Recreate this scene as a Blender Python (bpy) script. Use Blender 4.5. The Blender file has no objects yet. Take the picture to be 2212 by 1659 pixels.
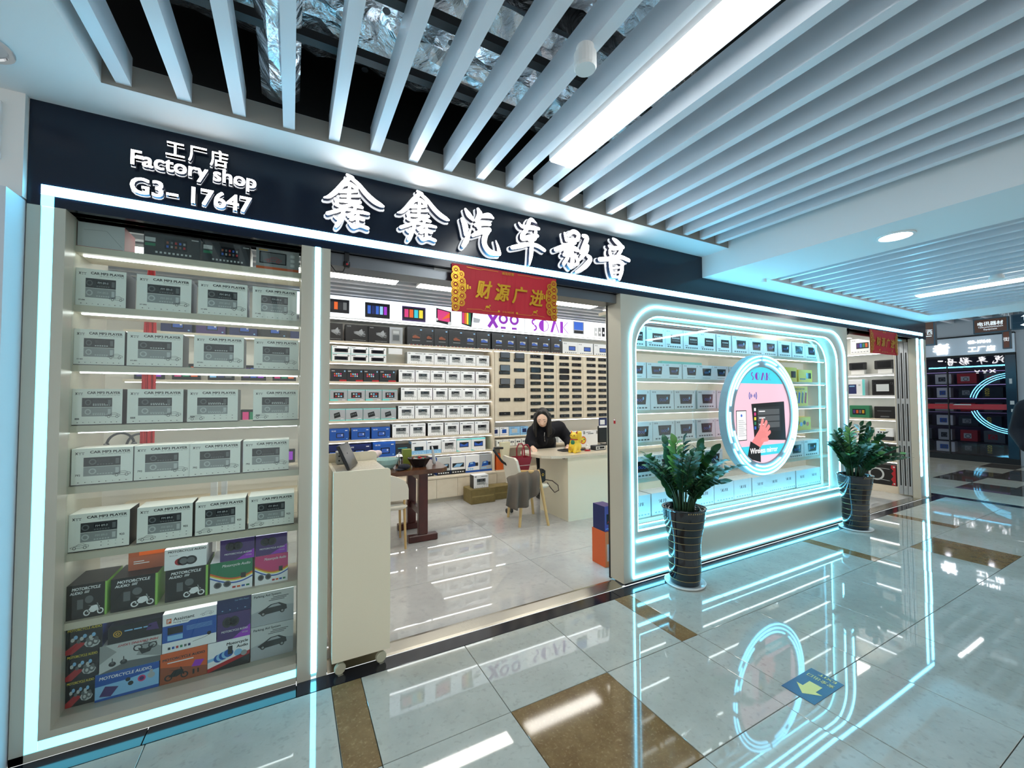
import bpy, math, random
from mathutils import Vector, Matrix, Euler
from mathutils.geometry import tessellate_polygon
random.seed(7)
S = bpy.context.scene
COL = S.collection
PI = math.pi

# ---------------------------------------------------------------- camera
FPX, YAW, PITCH, ROLL = 888.73, 0.492208, 0.031832, -0.004394
cam = bpy.data.cameras.new('camera'); camo = bpy.data.objects.new('camera', cam); COL.objects.link(camo)
cam.sensor_fit = 'HORIZONTAL'; cam.sensor_width = 36.0; cam.lens = 36.0 * FPX / 2212.0
cam.clip_start = 0.02; cam.clip_end = 100
_f = Vector((math.sin(YAW)*math.cos(PITCH), math.cos(YAW)*math.cos(PITCH), math.sin(PITCH)))
_r = Vector((math.cos(YAW), -math.sin(YAW), 0)); _u = _r.cross(_f)
_r2 = _r*math.cos(ROLL) + _u*math.sin(ROLL); _u2 = -_r*math.sin(ROLL) + _u*math.cos(ROLL)
camo.matrix_world = Matrix(((_r2.x,_u2.x,-_f.x,0),(_r2.y,_u2.y,-_f.y,-2.5),(_r2.z,_u2.z,-_f.z,1.507),(0,0,0,1)))
S.camera = camo

# ---------------------------------------------------------------- world, exposure
W = bpy.data.worlds.new('mall_ambient'); S.world = W; W.use_nodes = True
W.node_tree.nodes['Background'].inputs[0].default_value = (0.93, 0.98, 0.98, 1)
W.node_tree.nodes['Background'].inputs[1].default_value = 0.72
S.view_settings.view_transform = 'Standard'; S.view_settings.look = 'None'
S.view_settings.exposure = 0.5; S.view_settings.gamma = 1.0; S.view_settings.use_curve_mapping = False
# strengths of the lamps the place has (used by their builders below)
E_LED, E_SHELF, E_ROOM, E_HALL, E_SIGN, E_CHANNEL = 14.0, 5.5, 10.5, 13.0, 5.0, 3.0
CYAN = (0.15, 0.66, 1.0); COOL = (0.93, 0.97, 1.0); WARM = (1.0, 0.96, 0.88)

# ---------------------------------------------------------------- materials
def lin(c):
    return tuple((v/255/12.92 if v/255 <= .04045 else ((v/255+.055)/1.055)**2.4) for v in c)
MATS = {}
def mat(name, rgb, rough=.5, metal=0., spec=.5, coat=0., noise=None, bump=None, trans=0., alpha=1.):
    if name in MATS: return MATS[name]
    m = bpy.data.materials.new(name); MATS[name] = m; m.use_nodes = True
    nt = m.node_tree; b = nt.nodes['Principled BSDF']; c = lin(rgb)
    b.inputs['Base Color'].default_value = (*c, 1); b.inputs['Roughness'].default_value = rough
    b.inputs['Metallic'].default_value = metal; b.inputs['Specular IOR Level'].default_value = spec
    b.inputs['Coat Weight'].default_value = coat; b.inputs['Coat Roughness'].default_value = .05
    b.inputs['Transmission Weight'].default_value = trans; b.inputs['Alpha'].default_value = alpha
    m.diffuse_color = (*c, 1)
    if noise or bump:
        tc = nt.nodes.new('ShaderNodeTexCoord')
    if noise:      # (scale, second rgb, detail, contrast)
        n = nt.nodes.new('ShaderNodeTexNoise'); n.inputs['Scale'].default_value = noise[0]
        n.inputs['Detail'].default_value = noise[2] if len(noise) > 2 else 6
        r = nt.nodes.new('ShaderNodeValToRGB'); w = noise[3] if len(noise) > 3 else .18
        r.color_ramp.elements[0].position = .5-w; r.color_ramp.elements[1].position = .5+w
        r.color_ramp.elements[0].color = (*c, 1); r.color_ramp.elements[1].color = (*lin(noise[1]), 1)
        nt.links.new(tc.outputs['Object'], n.inputs['Vector']); nt.links.new(n.outputs['Fac'], r.inputs['Fac'])
        nt.links.new(r.outputs['Color'], b.inputs['Base Color'])
    if bump:       # (scale, strength, distance)
        n = nt.nodes.new('ShaderNodeTexNoise'); n.inputs['Scale'].default_value = bump[0]; n.inputs['Detail'].default_value = 4
        k = nt.nodes.new('ShaderNodeBump'); k.inputs['Strength'].default_value = bump[1]; k.inputs['Distance'].default_value = bump[2]
        nt.links.new(tc.outputs['Object'], n.inputs['Vector']); nt.links.new(n.outputs['Fac'], k.inputs['Height'])
        nt.links.new(k.outputs['Normal'], b.inputs['Normal'])
    return m
def emat(name, col, strength):
    if name in MATS: return MATS[name]
    m = bpy.data.materials.new(name); MATS[name] = m; m.use_nodes = True; nt = m.node_tree
    b = nt.nodes['Principled BSDF']; b.inputs['Base Color'].default_value = (.8, .8, .8, 1)
    b.inputs['Emission Color'].default_value = (*col, 1); b.inputs['Emission Strength'].default_value = strength
    m.diffuse_color = (*col, 1); return m
def glassmat(name, tint, refl=1.0, rough=0.0):
    if name in MATS: return MATS[name]
    m = bpy.data.materials.new(name); MATS[name] = m; m.use_nodes = True; nt = m.node_tree
    nt.nodes.remove(nt.nodes['Principled BSDF']); out = nt.nodes['Material Output']
    t = nt.nodes.new('ShaderNodeBsdfTransparent'); t.inputs[0].default_value = (*tint, 1)
    g = nt.nodes.new('ShaderNodeBsdfGlossy'); g.inputs['Roughness'].default_value = rough
    ge = nt.nodes.new('ShaderNodeNewGeometry'); dt = nt.nodes.new('ShaderNodeVectorMath'); dt.operation = 'DOT_PRODUCT'
    nt.links.new(ge.outputs['Normal'], dt.inputs[0]); nt.links.new(ge.outputs['Incoming'], dt.inputs[1])
    last = dt.outputs['Value']      # Schlick reflectance of one pane, the same from either side
    for op, v in (('ABSOLUTE', 0), ('SUBTRACT', 1), ('POWER', 5), ('MULTIPLY', .96*refl), ('ADD', .04*refl)):
        mu = nt.nodes.new('ShaderNodeMath'); mu.operation = op
        if op == 'SUBTRACT': mu.inputs[0].default_value = 1.; nt.links.new(last, mu.inputs[1])
        else: nt.links.new(last, mu.inputs[0]); mu.inputs[1].default_value = v
        mu.use_clamp = op == 'SUBTRACT'; last = mu.outputs[0]
    mx = nt.nodes.new('ShaderNodeMixShader'); nt.links.new(last, mx.inputs[0])
    nt.links.new(t.outputs[0], mx.inputs[1]); nt.links.new(g.outputs[0], mx.inputs[2]); nt.links.new(mx.outputs[0], out.inputs[0])
    return m

cream = mat('cream_laminate', (236, 226, 200), .38, noise=(300, (230, 220, 194), 2, .3))
champ = mat('champagne_satin', (194, 190, 174), .34, metal=.15)
white = mat('white_paint', (232, 232, 230), .55)
plaster = mat('white_plaster', (226, 228, 228), .7, bump=(60, .08, .002))
navy = mat('navy_gloss_panel', (16, 27, 44), .22, spec=.4)
blackp = mat('black_plastic', (14, 15, 18), .3)
blackm = mat('black_matt', (16, 17, 19), .6)
darkgrey = mat('dark_grey_plastic', (52, 55, 60), .45)
steel = mat('brushed_steel', (176, 172, 160), .25, metal=1.)
alu = mat('aluminium', (178, 184, 190), .35, metal=.8)
chrome = mat('chrome', (220, 220, 222), .08, metal=1.)
shelfm = mat('shelf_laminate', (205, 195, 175), .45)
led_c = emat('cyan_led', CYAN, E_LED); led_ch = emat('cyan_channel', (.09, .66, .92), E_CHANNEL); led_w = emat('white_shelf_led', COOL, E_SHELF)
led_sign = emat('white_sign_face', (1, .99, 1), E_SIGN); led_halo = emat('white_sign_halo', (.95, .97, 1), E_SIGN*.09)  # halo: glow on the board drawn as a wider bright outline
room_light = emat('room_light_panel', WARM, E_ROOM); hall_light = emat('hall_light_panel', (.97, 1, 1), E_HALL)
glass = glassmat('window_glass', (.93, .975, .97), 1.0)
K = {  # flat print colours
 'ivory': mat('print_ivory', (246, 246, 238), .42), 'white': mat('print_white', (238, 239, 240), .4), 'black': mat('print_black', (18, 18, 20), .4),
 'dark': mat('print_charcoal', (38, 40, 44), .4), 'grey': mat('print_grey', (150, 153, 152), .4), 'lgrey': mat('print_light_grey', (196, 199, 198), .4),
 'mid': mat('print_mid_grey', (98, 102, 104), .4), 'silver': mat('print_silver', (168, 172, 176), .3), 'red': mat('print_red', (176, 26, 36), .4),
 'orange': mat('print_orange', (214, 96, 40), .4), 'gold': mat('print_gold', (212, 164, 52), .3, metal=.35), 'yellow': mat('print_yellow', (232, 208, 60), .4),
 'green': mat('print_green', (38, 122, 84), .4), 'lime': mat('print_lime', (150, 200, 90), .4), 'teal': mat('print_teal', (110, 208, 205), .4),
 'cyan': mat('print_cyan', (60, 190, 205), .4), 'blue': mat('print_blue', (28, 84, 170), .4), 'navy': mat('print_navy', (22, 36, 92), .4),
 'lblue': mat('print_light_blue', (140, 192, 232), .4), 'purple': mat('print_purple', (72, 46, 110), .4), 'violet': mat('print_violet', (150, 50, 190), .4),
 'pink': mat('print_pink', (205, 60, 120), .4), 'lpink': mat('print_light_pink', (240, 190, 205), .4), 'screen': mat('print_screen', (14, 18, 28), .15),
 'scrblue': mat('print_screen_blue', (56, 98, 190), .3), 'brown': mat('print_brown', (150, 80, 52), .45), 'skin': mat('print_skin', (226, 130, 128), .4),
}

# ---------------------------------------------------------------- mesh helpers
class M:
    def __init__(s): s.v = []; s.f = []; s.m = []; s.ms = []
    def mi(s, m):
        if m not in s.ms: s.ms.append(m)
        return s.ms.index(m)
    def add(s, vs, fs, m):
        o = len(s.v); k = s.mi(m); s.v += [tuple(v) for v in vs]
        s.f += [tuple(o+i for i in f) for f in fs]; s.m += [k]*len(fs); return s
    def box(s, x0, x1, y0, y1, z0, z1, m, side=None, top=None, bot=None):
        vs = [(x0,y0,z0),(x1,y0,z0),(x1,y1,z0),(x0,y1,z0),(x0,y0,z1),(x1,y0,z1),(x1,y1,z1),(x0,y1,z1)]
        s.add(vs, [(0,1,5,4),(2,3,7,6)], m); o = len(s.v)-8
        for f, mm in (((1,2,6,5), side or m), ((3,0,4,7), side or m), ((4,5,6,7), top or m), ((3,2,1,0), bot or side or m)):
            s.f.append(tuple(o+i for i in f)); s.m.append(s.mi(mm))
        return s
    def bbox(s, x0, x1, y0, y1, z0, z1, m, b=.004):      # box with chamfered vertical+horizontal edges
        pts = []
        for z, i in ((z0, b), (z0+b, 0), (z1-b, 0), (z1, b)):
            for (x, y) in ((x0+i+b, y0+i), (x1-i-b, y0+i), (x1-i, y0+i+b), (x1-i, y1-i-b), (x1-i-b, y1-i), (x0+i+b, y1-i), (x0+i, y1-i-b), (x0+i, y0+i+b)):
                pts.append((x, y, z))
        fs = [tuple(range(7, -1, -1)), tuple(range(24, 32))]
        for k in range(3):
            for i in range(8): fs.append((k*8+i, k*8+(i+1) % 8, k*8+8+(i+1) % 8, k*8+8+i))
        return s.add(pts, fs, m)
    def rings(s, rs, m, cap0=True, cap1=True):            # loft of equal-size rings
        n = len(rs[0]); vs = [p for r in rs for p in r]; fs = []
        for k in range(len(rs)-1):
            for i in range(n): fs.append((k*n+i, k*n+(i+1) % n, (k+1)*n+(i+1) % n, (k+1)*n+i))
        if cap0: fs.append(tuple(range(n-1, -1, -1)))
        if cap1: fs.append(tuple((len(rs)-1)*n+i for i in range(n)))
        return s.add(vs, fs, m)
    def lathe(s, prof, m, n=24, c=(0, 0, 0), cap0=True, cap1=True):
        return s.rings([[(c[0]+r*math.cos(2*PI*i/n), c[1]+r*math.sin(2*PI*i/n), c[2]+z) for i in range(n)] for r, z in prof], m, cap0, cap1)
    def tube(s, pts, r, m, n=8, closed=False):
        P = [Vector(p) for p in pts]; rs = []
        R = r if isinstance(r, (list, tuple)) else [r]*len(P); L = len(P); up = None
        for i, p in enumerate(P):
            a = P[(i-1) % L] if (closed or i > 0) else p; b = P[(i+1) % L] if (closed or i < L-1) else p
            t = (b-a).normalized()
            if up is None: up = Vector((0, 0, 1)) if abs(t.z) < .9 else Vector((0, 1, 0))
            x = up.cross(t).normalized(); y = t.cross(x); up = y
            rs.append([p + (x*math.cos(2*PI*k/n) + y*math.sin(2*PI*k/n))*R[i] for k in range(n)])
        if closed: rs.append(rs[0])
        return s.rings(rs, m, not closed, not closed)
    def cap(s, p0, p1, r0, r1, m, n=14, k=5):             # tapered capsule
        a, b = Vector(p0), Vector(p1); t = (b-a); L = t.length; t = t.normalized() if L > 1e-6 else Vector((0, 0, 1))
        x = (Vector((0, 0, 1)) if abs(t.z) < .9 else Vector((0, 1, 0))).cross(t).normalized(); y = t.cross(x); rs = []
        for j in range(k+1):
            an = PI/2*j/k; rs.append((a - t*r0*math.cos(an), max(r0*math.sin(an), r0*.02)))
        for j in range(k+1):
            an = PI/2*j/k; rs.append((b + t*r1*math.sin(an), max(r1*math.cos(an), r1*.02)))
        return s.rings([[c + (x*math.cos(2*PI*i/n)+y*math.sin(2*PI*i/n))*r for i in range(n)] for c, r in rs], m)
    def ell(s, c, rx, ry, rz, m, n=16, k=10, rot=None):
        c = Vector(c); q = rot.to_matrix() if rot else Matrix.Identity(3); rs = []
        for j in range(k+1):
            an = -PI/2 + PI*j/k; rr = max(math.cos(an), .02)
            rs.append([c + q @ Vector((rx*rr*math.cos(2*PI*i/n), ry*rr*math.sin(2*PI*i/n), rz*math.sin(an))) for i in range(n)])
        return s.rings(rs, m)
    def prism(s, pts, y0, y1, m, side=None):              # polygon in XZ extruded along Y (front = y0)
        tri = tessellate_polygon([[Vector((p[0], p[1], 0)) for p in pts]]); n = len(pts)
        s.add([(p[0], y0, p[1]) for p in pts], tri, m); s.add([(p[0], y1, p[1]) for p in pts], [t[::-1] for t in tri], side or m)
        s.add([(p[0], y0, p[1]) for p in pts]+[(p[0], y1, p[1]) for p in pts], [(i, (i+1) % n, n+(i+1) % n, n+i) for i in range(n)], side or m)
        return s
    def flat(s, pts, m, y=0.):                            # flat polygon in XZ, facing -Y
        tri = tessellate_polygon([[Vector((p[0], p[1], 0)) for p in pts]])
        return s.add([(p[0], y, p[1]) for p in pts], tri, m)
    def rect(s, x0, z0, x1, z1, m, y=0.): return s.add([(x0,y,z0),(x1,y,z0),(x1,y,z1),(x0,y,z1)], [(0,1,2,3)], m)
    def disc(s, x, z, r, m, y=0., n=20, rz=None):
        rz = rz or r
        return s.add([(x+r*math.cos(2*PI*i/n), y, z+rz*math.sin(2*PI*i/n)) for i in range(n)], [tuple(range(n))], m)
    def annulus(s, x, z, r0, r1, m, y=0., n=28, a0=0., a1=2*PI, y1=None):
        vs = []; fs = []; k = n+1
        for i in range(k):
            a = a0+(a1-a0)*i/n; vs += [(x+r0*math.cos(a), y, z+r0*math.sin(a)), (x+r1*math.cos(a), y, z+r1*math.sin(a))]
        fs = [(2*i, 2*i+1, 2*i+3, 2*i+2) for i in range(n)]
        if y1 is not None:
            o = len(vs); vs += [(v[0], y1, v[2]) for v in vs]
            for i in range(n): fs += [(2*i+1, o+2*i+1, o+2*i+3, 2*i+3), (2*i, 2*i+2, o+2*i+2, o+2*i), (o+2*i, o+2*i+2, o+2*i+3, o+2*i+1)]
        return s.add(vs, fs, m)
    def line(s, pts, w, m, y=0.):                         # flat polyline ribbon in XZ
        for (a, b) in zip(pts, pts[1:]):
            d = Vector((b[0]-a[0], b[1]-a[1])); L = d.length
            if L < 1e-7: continue
            n = Vector((-d.y, d.x))/L*w/2
            s.add([(a[0]-n.x, y, a[1]-n.y), (b[0]-n.x, y, b[1]-n.y), (b[0]+n.x, y, b[1]+n.y), (a[0]+n.x, y, a[1]+n.y)], [(0,1,2,3)], m)
        return s
    def text(s, t, x, z, size, m, y=0., bold=0., align='L', sx=1., shear=0., depth=0., side=None, rot=0.):
        vs, fs, w = glyphs(t, 0.)
        if bold >= .008:        # heavier weight: overlaid shifted copies keep corners crisp
            n0 = len(vs); vs = [(a+i*bold, b+j*bold*.6) for i, j in ((-1, -1), (1, -1), (-1, 1), (1, 1)) for a, b in vs]; fs = [tuple(q*n0+i for i in f) for q in range(4) for f in fs]
        ox = {'L': 0, 'C': -w/2, 'R': -w}[align]; cr, sr = math.cos(rot), math.sin(rot)
        P = []; nb = max(1, len(vs)//4 if bold >= .008 else len(vs))
        for (a, b) in vs:
            u = ((a+ox)*sx + b*shear)*size; v = b*size; P.append((x+u*cr-v*sr, z+u*sr+v*cr))
        s.add([(p[0], y-.00006*(i//nb), p[1]) for i, p in enumerate(P)], fs, m)
        if depth:
            cnt = {}
            for f in fs:
                for i in range(len(f)):
                    e = (f[i], f[(i+1) % len(f)]); cnt[tuple(sorted(e))] = cnt.get(tuple(sorted(e)), []) + [e]
            ed = [e[0] for e in cnt.values() if len(e) == 1]; n = len(P)
            s.add([(p[0], y, p[1]) for p in P]+[(p[0], y+depth, p[1]) for p in P], [(a, b, n+b, n+a) for a, b in ed], side or m)
        return s
    def mesh(s, name, smooth=False):
        me = bpy.data.meshes.new(name); me.from_pydata(s.v, [], s.f)
        for mm in s.ms: me.materials.append(mm)
        if len(s.ms) > 1: me.polygons.foreach_set('material_index', s.m)
        if smooth: me.polygons.foreach_set('use_smooth', [True]*len(s.f))
        me.update(); return me
_G = {}
_tmp = bpy.data.scenes.new('lettering_workspace')
def glyphs(t, bold=0.):
    k = (t, bold)
    if k in _G: return _G[k]
    c = bpy.data.curves.new('t', 'FONT'); c.body = t; c.offset = bold; c.fill_mode = 'FRONT'; c.resolution_u = 3
    o = bpy.data.objects.new('t', c); _tmp.collection.objects.link(o)
    _tmp.view_layers[0].update(); dg = _tmp.view_layers[0].depsgraph; me = bpy.data.meshes.new_from_object(o.evaluated_get(dg))
    vs = [(v.co.x, v.co.y) for v in me.vertices]; fs = [tuple(p.vertices) for p in me.polygons]
    x0 = min([v[0] for v in vs] or [0]); vs = [(a-x0, b) for a, b in vs]
    _G[k] = (vs, fs, max([v[0] for v in vs] or [0]))
    bpy.data.objects.remove(o); bpy.data.curves.remove(c); bpy.data.meshes.remove(me)
    return _G[k]
def brush(pts, extra=0., n=6):
    """outline of one brush stroke: points (x, z, half width)"""
    P = [Vector(p) for p in pts]; Q = []
    for i in range(len(P)-1):
        p0 = P[i-1] if i else P[0]*2-P[1]; p1, p2 = P[i], P[i+1]; p3 = P[i+2] if i+2 < len(P) else P[-1]*2-P[-2]
        for k in range(n):
            t = k/n; Q.append(.5*((2*p1)+(p2-p0)*t+(2*p0-5*p1+4*p2-p3)*t*t+(3*p1-p0-3*p2+p3)*t**3))
    Q.append(P[-1]); L = []; R = []
    for i, q in enumerate(Q):
        d = Q[min(i+1, len(Q)-1)]-Q[max(i-1, 0)]; d = Vector((d.x, d.y)).normalized(); nn = Vector((-d.y, d.x)); w = max(q.z, .002)+extra
        L.append((q.x+nn.x*w, q.y+nn.y*w)); R.append((q.x-nn.x*w, q.y-nn.y*w))
    def endcap(q, a, w): return [(q.x+w*math.cos(a+t), q.y+w*math.sin(a+t)) for t in (PI*.25, 0, -PI*.25)]
    d1 = Q[-1]-Q[-2]; d0 = Q[0]-Q[1]
    return L + endcap(Q[-1], math.atan2(d1.y, d1.x), max(Q[-1].z, .002)+extra) + R[::-1] + endcap(Q[0], math.atan2(d0.y, d0.x), max(Q[0].z, .002)+extra)

# ---------------------------------------------------------------- object helpers
def tag(o, label=None, cat=None, group=None, kind=None):
    if label: o['label'] = label
    if cat: o['category'] = cat
    if group: o['group'] = group
    if kind: o['kind'] = kind
    return o
def obj(name, me, parent=None, loc=None, rot=None, smooth=False, **kw):
    if isinstance(me, M): me = me.mesh(name, smooth)
    o = bpy.data.objects.new(name, me); COL.objects.link(o)
    if parent: o.parent = parent
    if loc: o.location = loc
    if rot: o.rotation_euler = rot
    return tag(o, **kw)
def thing(name, loc=(0, 0, 0), rz=0., **kw):
    o = bpy.data.objects.new(name, None); COL.objects.link(o); o.location = loc; o.rotation_euler = (0, 0, rz); o.empty_display_size = .05
    return tag(o, **kw)
def struct(name, me, parent=None, **kw):
    o = obj(name, me, parent, **kw)
    if not parent: o['kind'] = 'structure'
    return o
def bevel(o, w=.004, seg=2):
    b = o.modifiers.new('bevel', 'BEVEL'); b.width = w; b.segments = seg; b.limit_method = 'ANGLE'; return o
def fuse(o, v=.012, smooth=4):
    r = o.modifiers.new('fuse', 'REMESH'); r.mode = 'VOXEL'; r.voxel_size = v; r.use_smooth_shade = True
    s = o.modifiers.new('soft', 'SMOOTH'); s.iterations = smooth; s.factor = .5; return o
ORD = ['first', 'second', 'third', 'fourth', 'fifth', 'sixth', 'seventh', 'eighth', 'ninth', 'tenth', 'eleventh', 'twelfth', 'thirteenth', 'fourteenth', 'fifteenth', 'sixteenth', 'seventeenth', 'eighteenth', 'nineteenth', 'twentieth']

# ================================================================ SETTING: floor
def tilemat(name, a, b, c, rough, scale=4., spec=.5):
    m = bpy.data.materials.new(name); MATS[name] = m; m.use_nodes = True; nt = m.node_tree; p = nt.nodes['Principled BSDF']
    tc = nt.nodes.new('ShaderNodeTexCoord'); oi = nt.nodes.new('ShaderNodeObjectInfo'); ad = nt.nodes.new('ShaderNodeVectorMath'); ad.operation = 'ADD'
    mu = nt.nodes.new('ShaderNodeMath'); mu.operation = 'MULTIPLY'; mu.inputs[1].default_value = 37.
    nt.links.new(oi.outputs['Random'], mu.inputs[0]); nt.links.new(mu.outputs[0], ad.inputs[1]); nt.links.new(tc.outputs['Object'], ad.inputs[0])
    n1 = nt.nodes.new('ShaderNodeTexNoise'); n1.inputs['Scale'].default_value = scale; n1.inputs['Detail'].default_value = 8; n1.inputs['Roughness'].default_value = .7
    n2 = nt.nodes.new('ShaderNodeTexNoise'); n2.inputs['Scale'].default_value = scale*9; n2.inputs['Detail'].default_value = 5
    for n in (n1, n2): nt.links.new(ad.outputs[0], n.inputs['Vector'])
    r1 = nt.nodes.new('ShaderNodeValToRGB'); r1.color_ramp.elements[0].position = .36; r1.color_ramp.elements[1].position = .64
    r1.color_ramp.elements[0].color = (*lin(a), 1); r1.color_ramp.elements[1].color = (*lin(b), 1)
    r2 = nt.nodes.new('ShaderNodeValToRGB'); r2.color_ramp.elements[0].position = .56; r2.color_ramp.elements[1].position = .72
    r2.color_ramp.elements[0].color = (0, 0, 0, 1); r2.color_ramp.elements[1].color = (.75, .75, .75, 1)
    mx = nt.nodes.new('ShaderNodeMix'); mx.data_type = 'RGBA'; mx.inputs['B'].default_value = (*lin(c), 1)
    nt.links.new(n1.outputs['Fac'], r1.inputs['Fac']); nt.links.new(n2.outputs['Fac'], r2.inputs['Fac'])
    nt.links.new(r2.outputs['Color'], mx.inputs['Factor']); nt.links.new(r1.outputs['Color'], mx.inputs['A']); nt.links.new(mx.outputs['Result'], p.inputs['Base Color'])
    p.inputs['Roughness'].default_value = rough; p.inputs['Specular IOR Level'].default_value = spec
    return m
t_grey = tilemat('polished_grey_tile', (168, 171, 163), (180, 183, 175), (156, 159, 151), .03, spec=.8)
t_brown = tilemat('polished_brown_tile', (112, 88, 58), (134, 110, 76), (156, 134, 100), .06, 9.)
t_black = tilemat('black_granite', (20, 22, 30), (28, 30, 38), (44, 46, 54), .12, 12.)
t_room = tilemat('pale_marble_tile', (178, 178, 176), (192, 192, 190), (170, 171, 170), .02, 2.2, 1.)
t_dark = tilemat('dark_brown_tile', (84, 74, 66), (104, 92, 82), (120, 108, 98), .05, 8.)
t_cream = tilemat('cream_hall_tile', (206, 200, 182), (216, 210, 194), (196, 188, 170), .05, 4.)
grout = mat('dark_grout', (70, 72, 70), .8)
floor = struct('floor', M().box(-4, 15.5, -6, .0, -.06, -.012, grout), label='polished tiled mall corridor floor')
_tm = {}
def tile(x0, x1, y0, y1, m, parent, tilt=.0011, z=0., nm='floor_tile', gap=.0016):
    key = (round(x1-x0, 3), round(y1-y0, 3), m.name)
    if key not in _tm:
        w, d = (x1-x0)/2-gap, (y1-y0)/2-gap; _tm[key] = M().bbox(-w, w, -d, d, -.011, 0, m, .0012).mesh(nm)
    return obj(nm, _tm[key], parent, ((x0+x1)/2, (y0+y1)/2, z), (random.gauss(0, tilt), random.gauss(0, tilt), 0))
rows = [-.115, -.715, -1.317, -1.92, -2.52, -3.12, -3.72]
xs = [(-1.745, -1.145), (-1.145, -.545), (-.545, .2), (.2, .347, 's'), (.347, .944), (.944, 1.54), (1.54, 2.137), (2.137, 2.285, 's'), (2.285, 2.887), (2.887, 3.487), (3.487, 4.088), (4.088, 4.688),
      (4.688, 4.83, 's'), (4.83, 5.43), (5.43, 6.03), (6.03, 6.64), (6.64, 6.80, 's'), (6.80, 7.40), (7.40, 8.0), (8.0, 8.56)]
for r in range(len(rows)-1):
    for c in xs:
        m = t_brown if (len(c) == 3 and r == 0) or (r == 1 and c[0] in (.944, 5.43)) else t_grey
        if r > 3 and c[1] < 1.: continue
        tile(c[0], c[1], rows[r+1], rows[r], m, floor)
for a, b in ((-2.2, -.56), (-.56, .04), (.04, 2.2), (2.2, 4.4), (4.4, 6.6), (6.6, 8.56)): tile(a, b, -.115, .0, t_black, floor, .0004, nm='granite_strip')
tile(8.56, 8.74, -4.3, .2, t_black, floor, .0002, nm='granite_strip')
floor2 = struct('floor.001', M().box(8.74, 15.5, 0, 4, -.06, -.012, grout), label='cream hall floor inlaid with dark rectangles')
for i in range(8):
    for j in range(-9, 5):
        x0, y0 = 8.74+.82*i, -.44+.5*j
        dark = i in (1, 2, 3, 4, 5) and j in (-1, 0, 1) and not (i in (1, 2) and j == 1 and False)
        tile(x0, x0+.82, y0, y0+.5, t_dark if (dark and (i+j) % 3 != 2) else t_cream, floor2 if y0 >= -.05 else floor, .0008)
floor_in = struct('floor.002', M().box(-2.2, 8.6, .12, 3.75, -.06, -.006, grout), label='pale marble tiled shop floor')
for i in range(-1, 6):
    for j in range(5):
        x0 = 1.965-1.6*2+1.6*i; y0 = .03+.8*j
        a, b = max(x0, -2.1), min(x0+1.6, 8.55); c, d = max(y0, .13), min(y0+.8, 3.7)
        if b-a > .05 and d-c > .05: tile(a, b, c, d, t_room, floor_in, .0003)
th = thing('door_threshold', (0, 0, 0), label='worn steel ramp strip across the open shop doorway', cat='threshold')
obj('ramp', M().prism([(0, 0), (.12, 0), (.12, .012), (.1, .014), (.02, .004)], .0, 2.14, steel), th, (.19, 0.002, 0.001), (0, 0, PI/2)).matrix_local = Matrix(((0, 1, 0, .19), (1, 0, 0, .002), (0, 0, 1, .0005), (0, 0, 0, 1)))
th2 = thing('door_threshold', (6.04, 0, 0), label='steel ramp strip at the far doorway beside the end pillar', cat='threshold')
obj('ramp', M().box(0, 2.05, .004, .12, .0005, .008, steel), th2)

# ================================================================ SETTING: corridor ceiling
slatm = mat('white_slat_paint', (222, 226, 232), .32)
rec = mat('grey_recess_board', (150, 146, 138), .7)
ceil = struct('ceiling', M().box(-3, 3.35, -.262, .3, 2.80, 2.905, plaster).box(-3, -.70, -6, -.262, 2.80, 2.905, plaster).box(3.35, 3.985, -6, .3, 2.606, 2.98, plaster), label='white plaster ceiling margin with slatted bay')
_sl = M().box(-.025, .025, -5.2, 0, 0, .125, slatm).mesh('slat')
for k in range(20): obj('slat', _sl, ceil, (-.629+.2015*k, -.264, 2.814))
obj('recess_board', M().box(-.7, 3.35, -.2625, -.2605, 2.80, 2.904, rec), ceil)
for y in (-.70, -1.02, -1.9, -2.8): obj('carrier_bar', M().box(-.7, 3.35, y-.02, y+.02, 2.9395, 2.975, blackm), ceil)
ceil_far = struct('ceiling.001', M().box(3.985, 8.45, -.25, .3, 2.606, 2.98, plaster).box(7.72, 8.45, -6, -.25, 2.606, 2.98, plaster).box(3.985, 7.72, -6, -.25, 2.94, 2.98, blackm), label='lower plaster ceiling past the beam with narrow slats')  # black sheet added above the lower slats to darken their gaps
_sl2 = M().box(-.02, .02, -5.2, 0, 0, .14, slatm).mesh('slat')
for k in range(18): obj('slat', _sl2, ceil_far, (4.13+.2035*k, -.252, 2.622))
struct('ceiling.002', M().box(-4, 9.2, -7, .6, 3.62, 3.7, mat('dark_blocker', (30, 31, 33), .9)), label='dark slab added above the slats to keep the void unlit')  # slab added to block world light from the void above the slats
obj('end_board', M().box(-3, 3.4, .0, .3, 2.905, 3.62, blackm), ceil)
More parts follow.
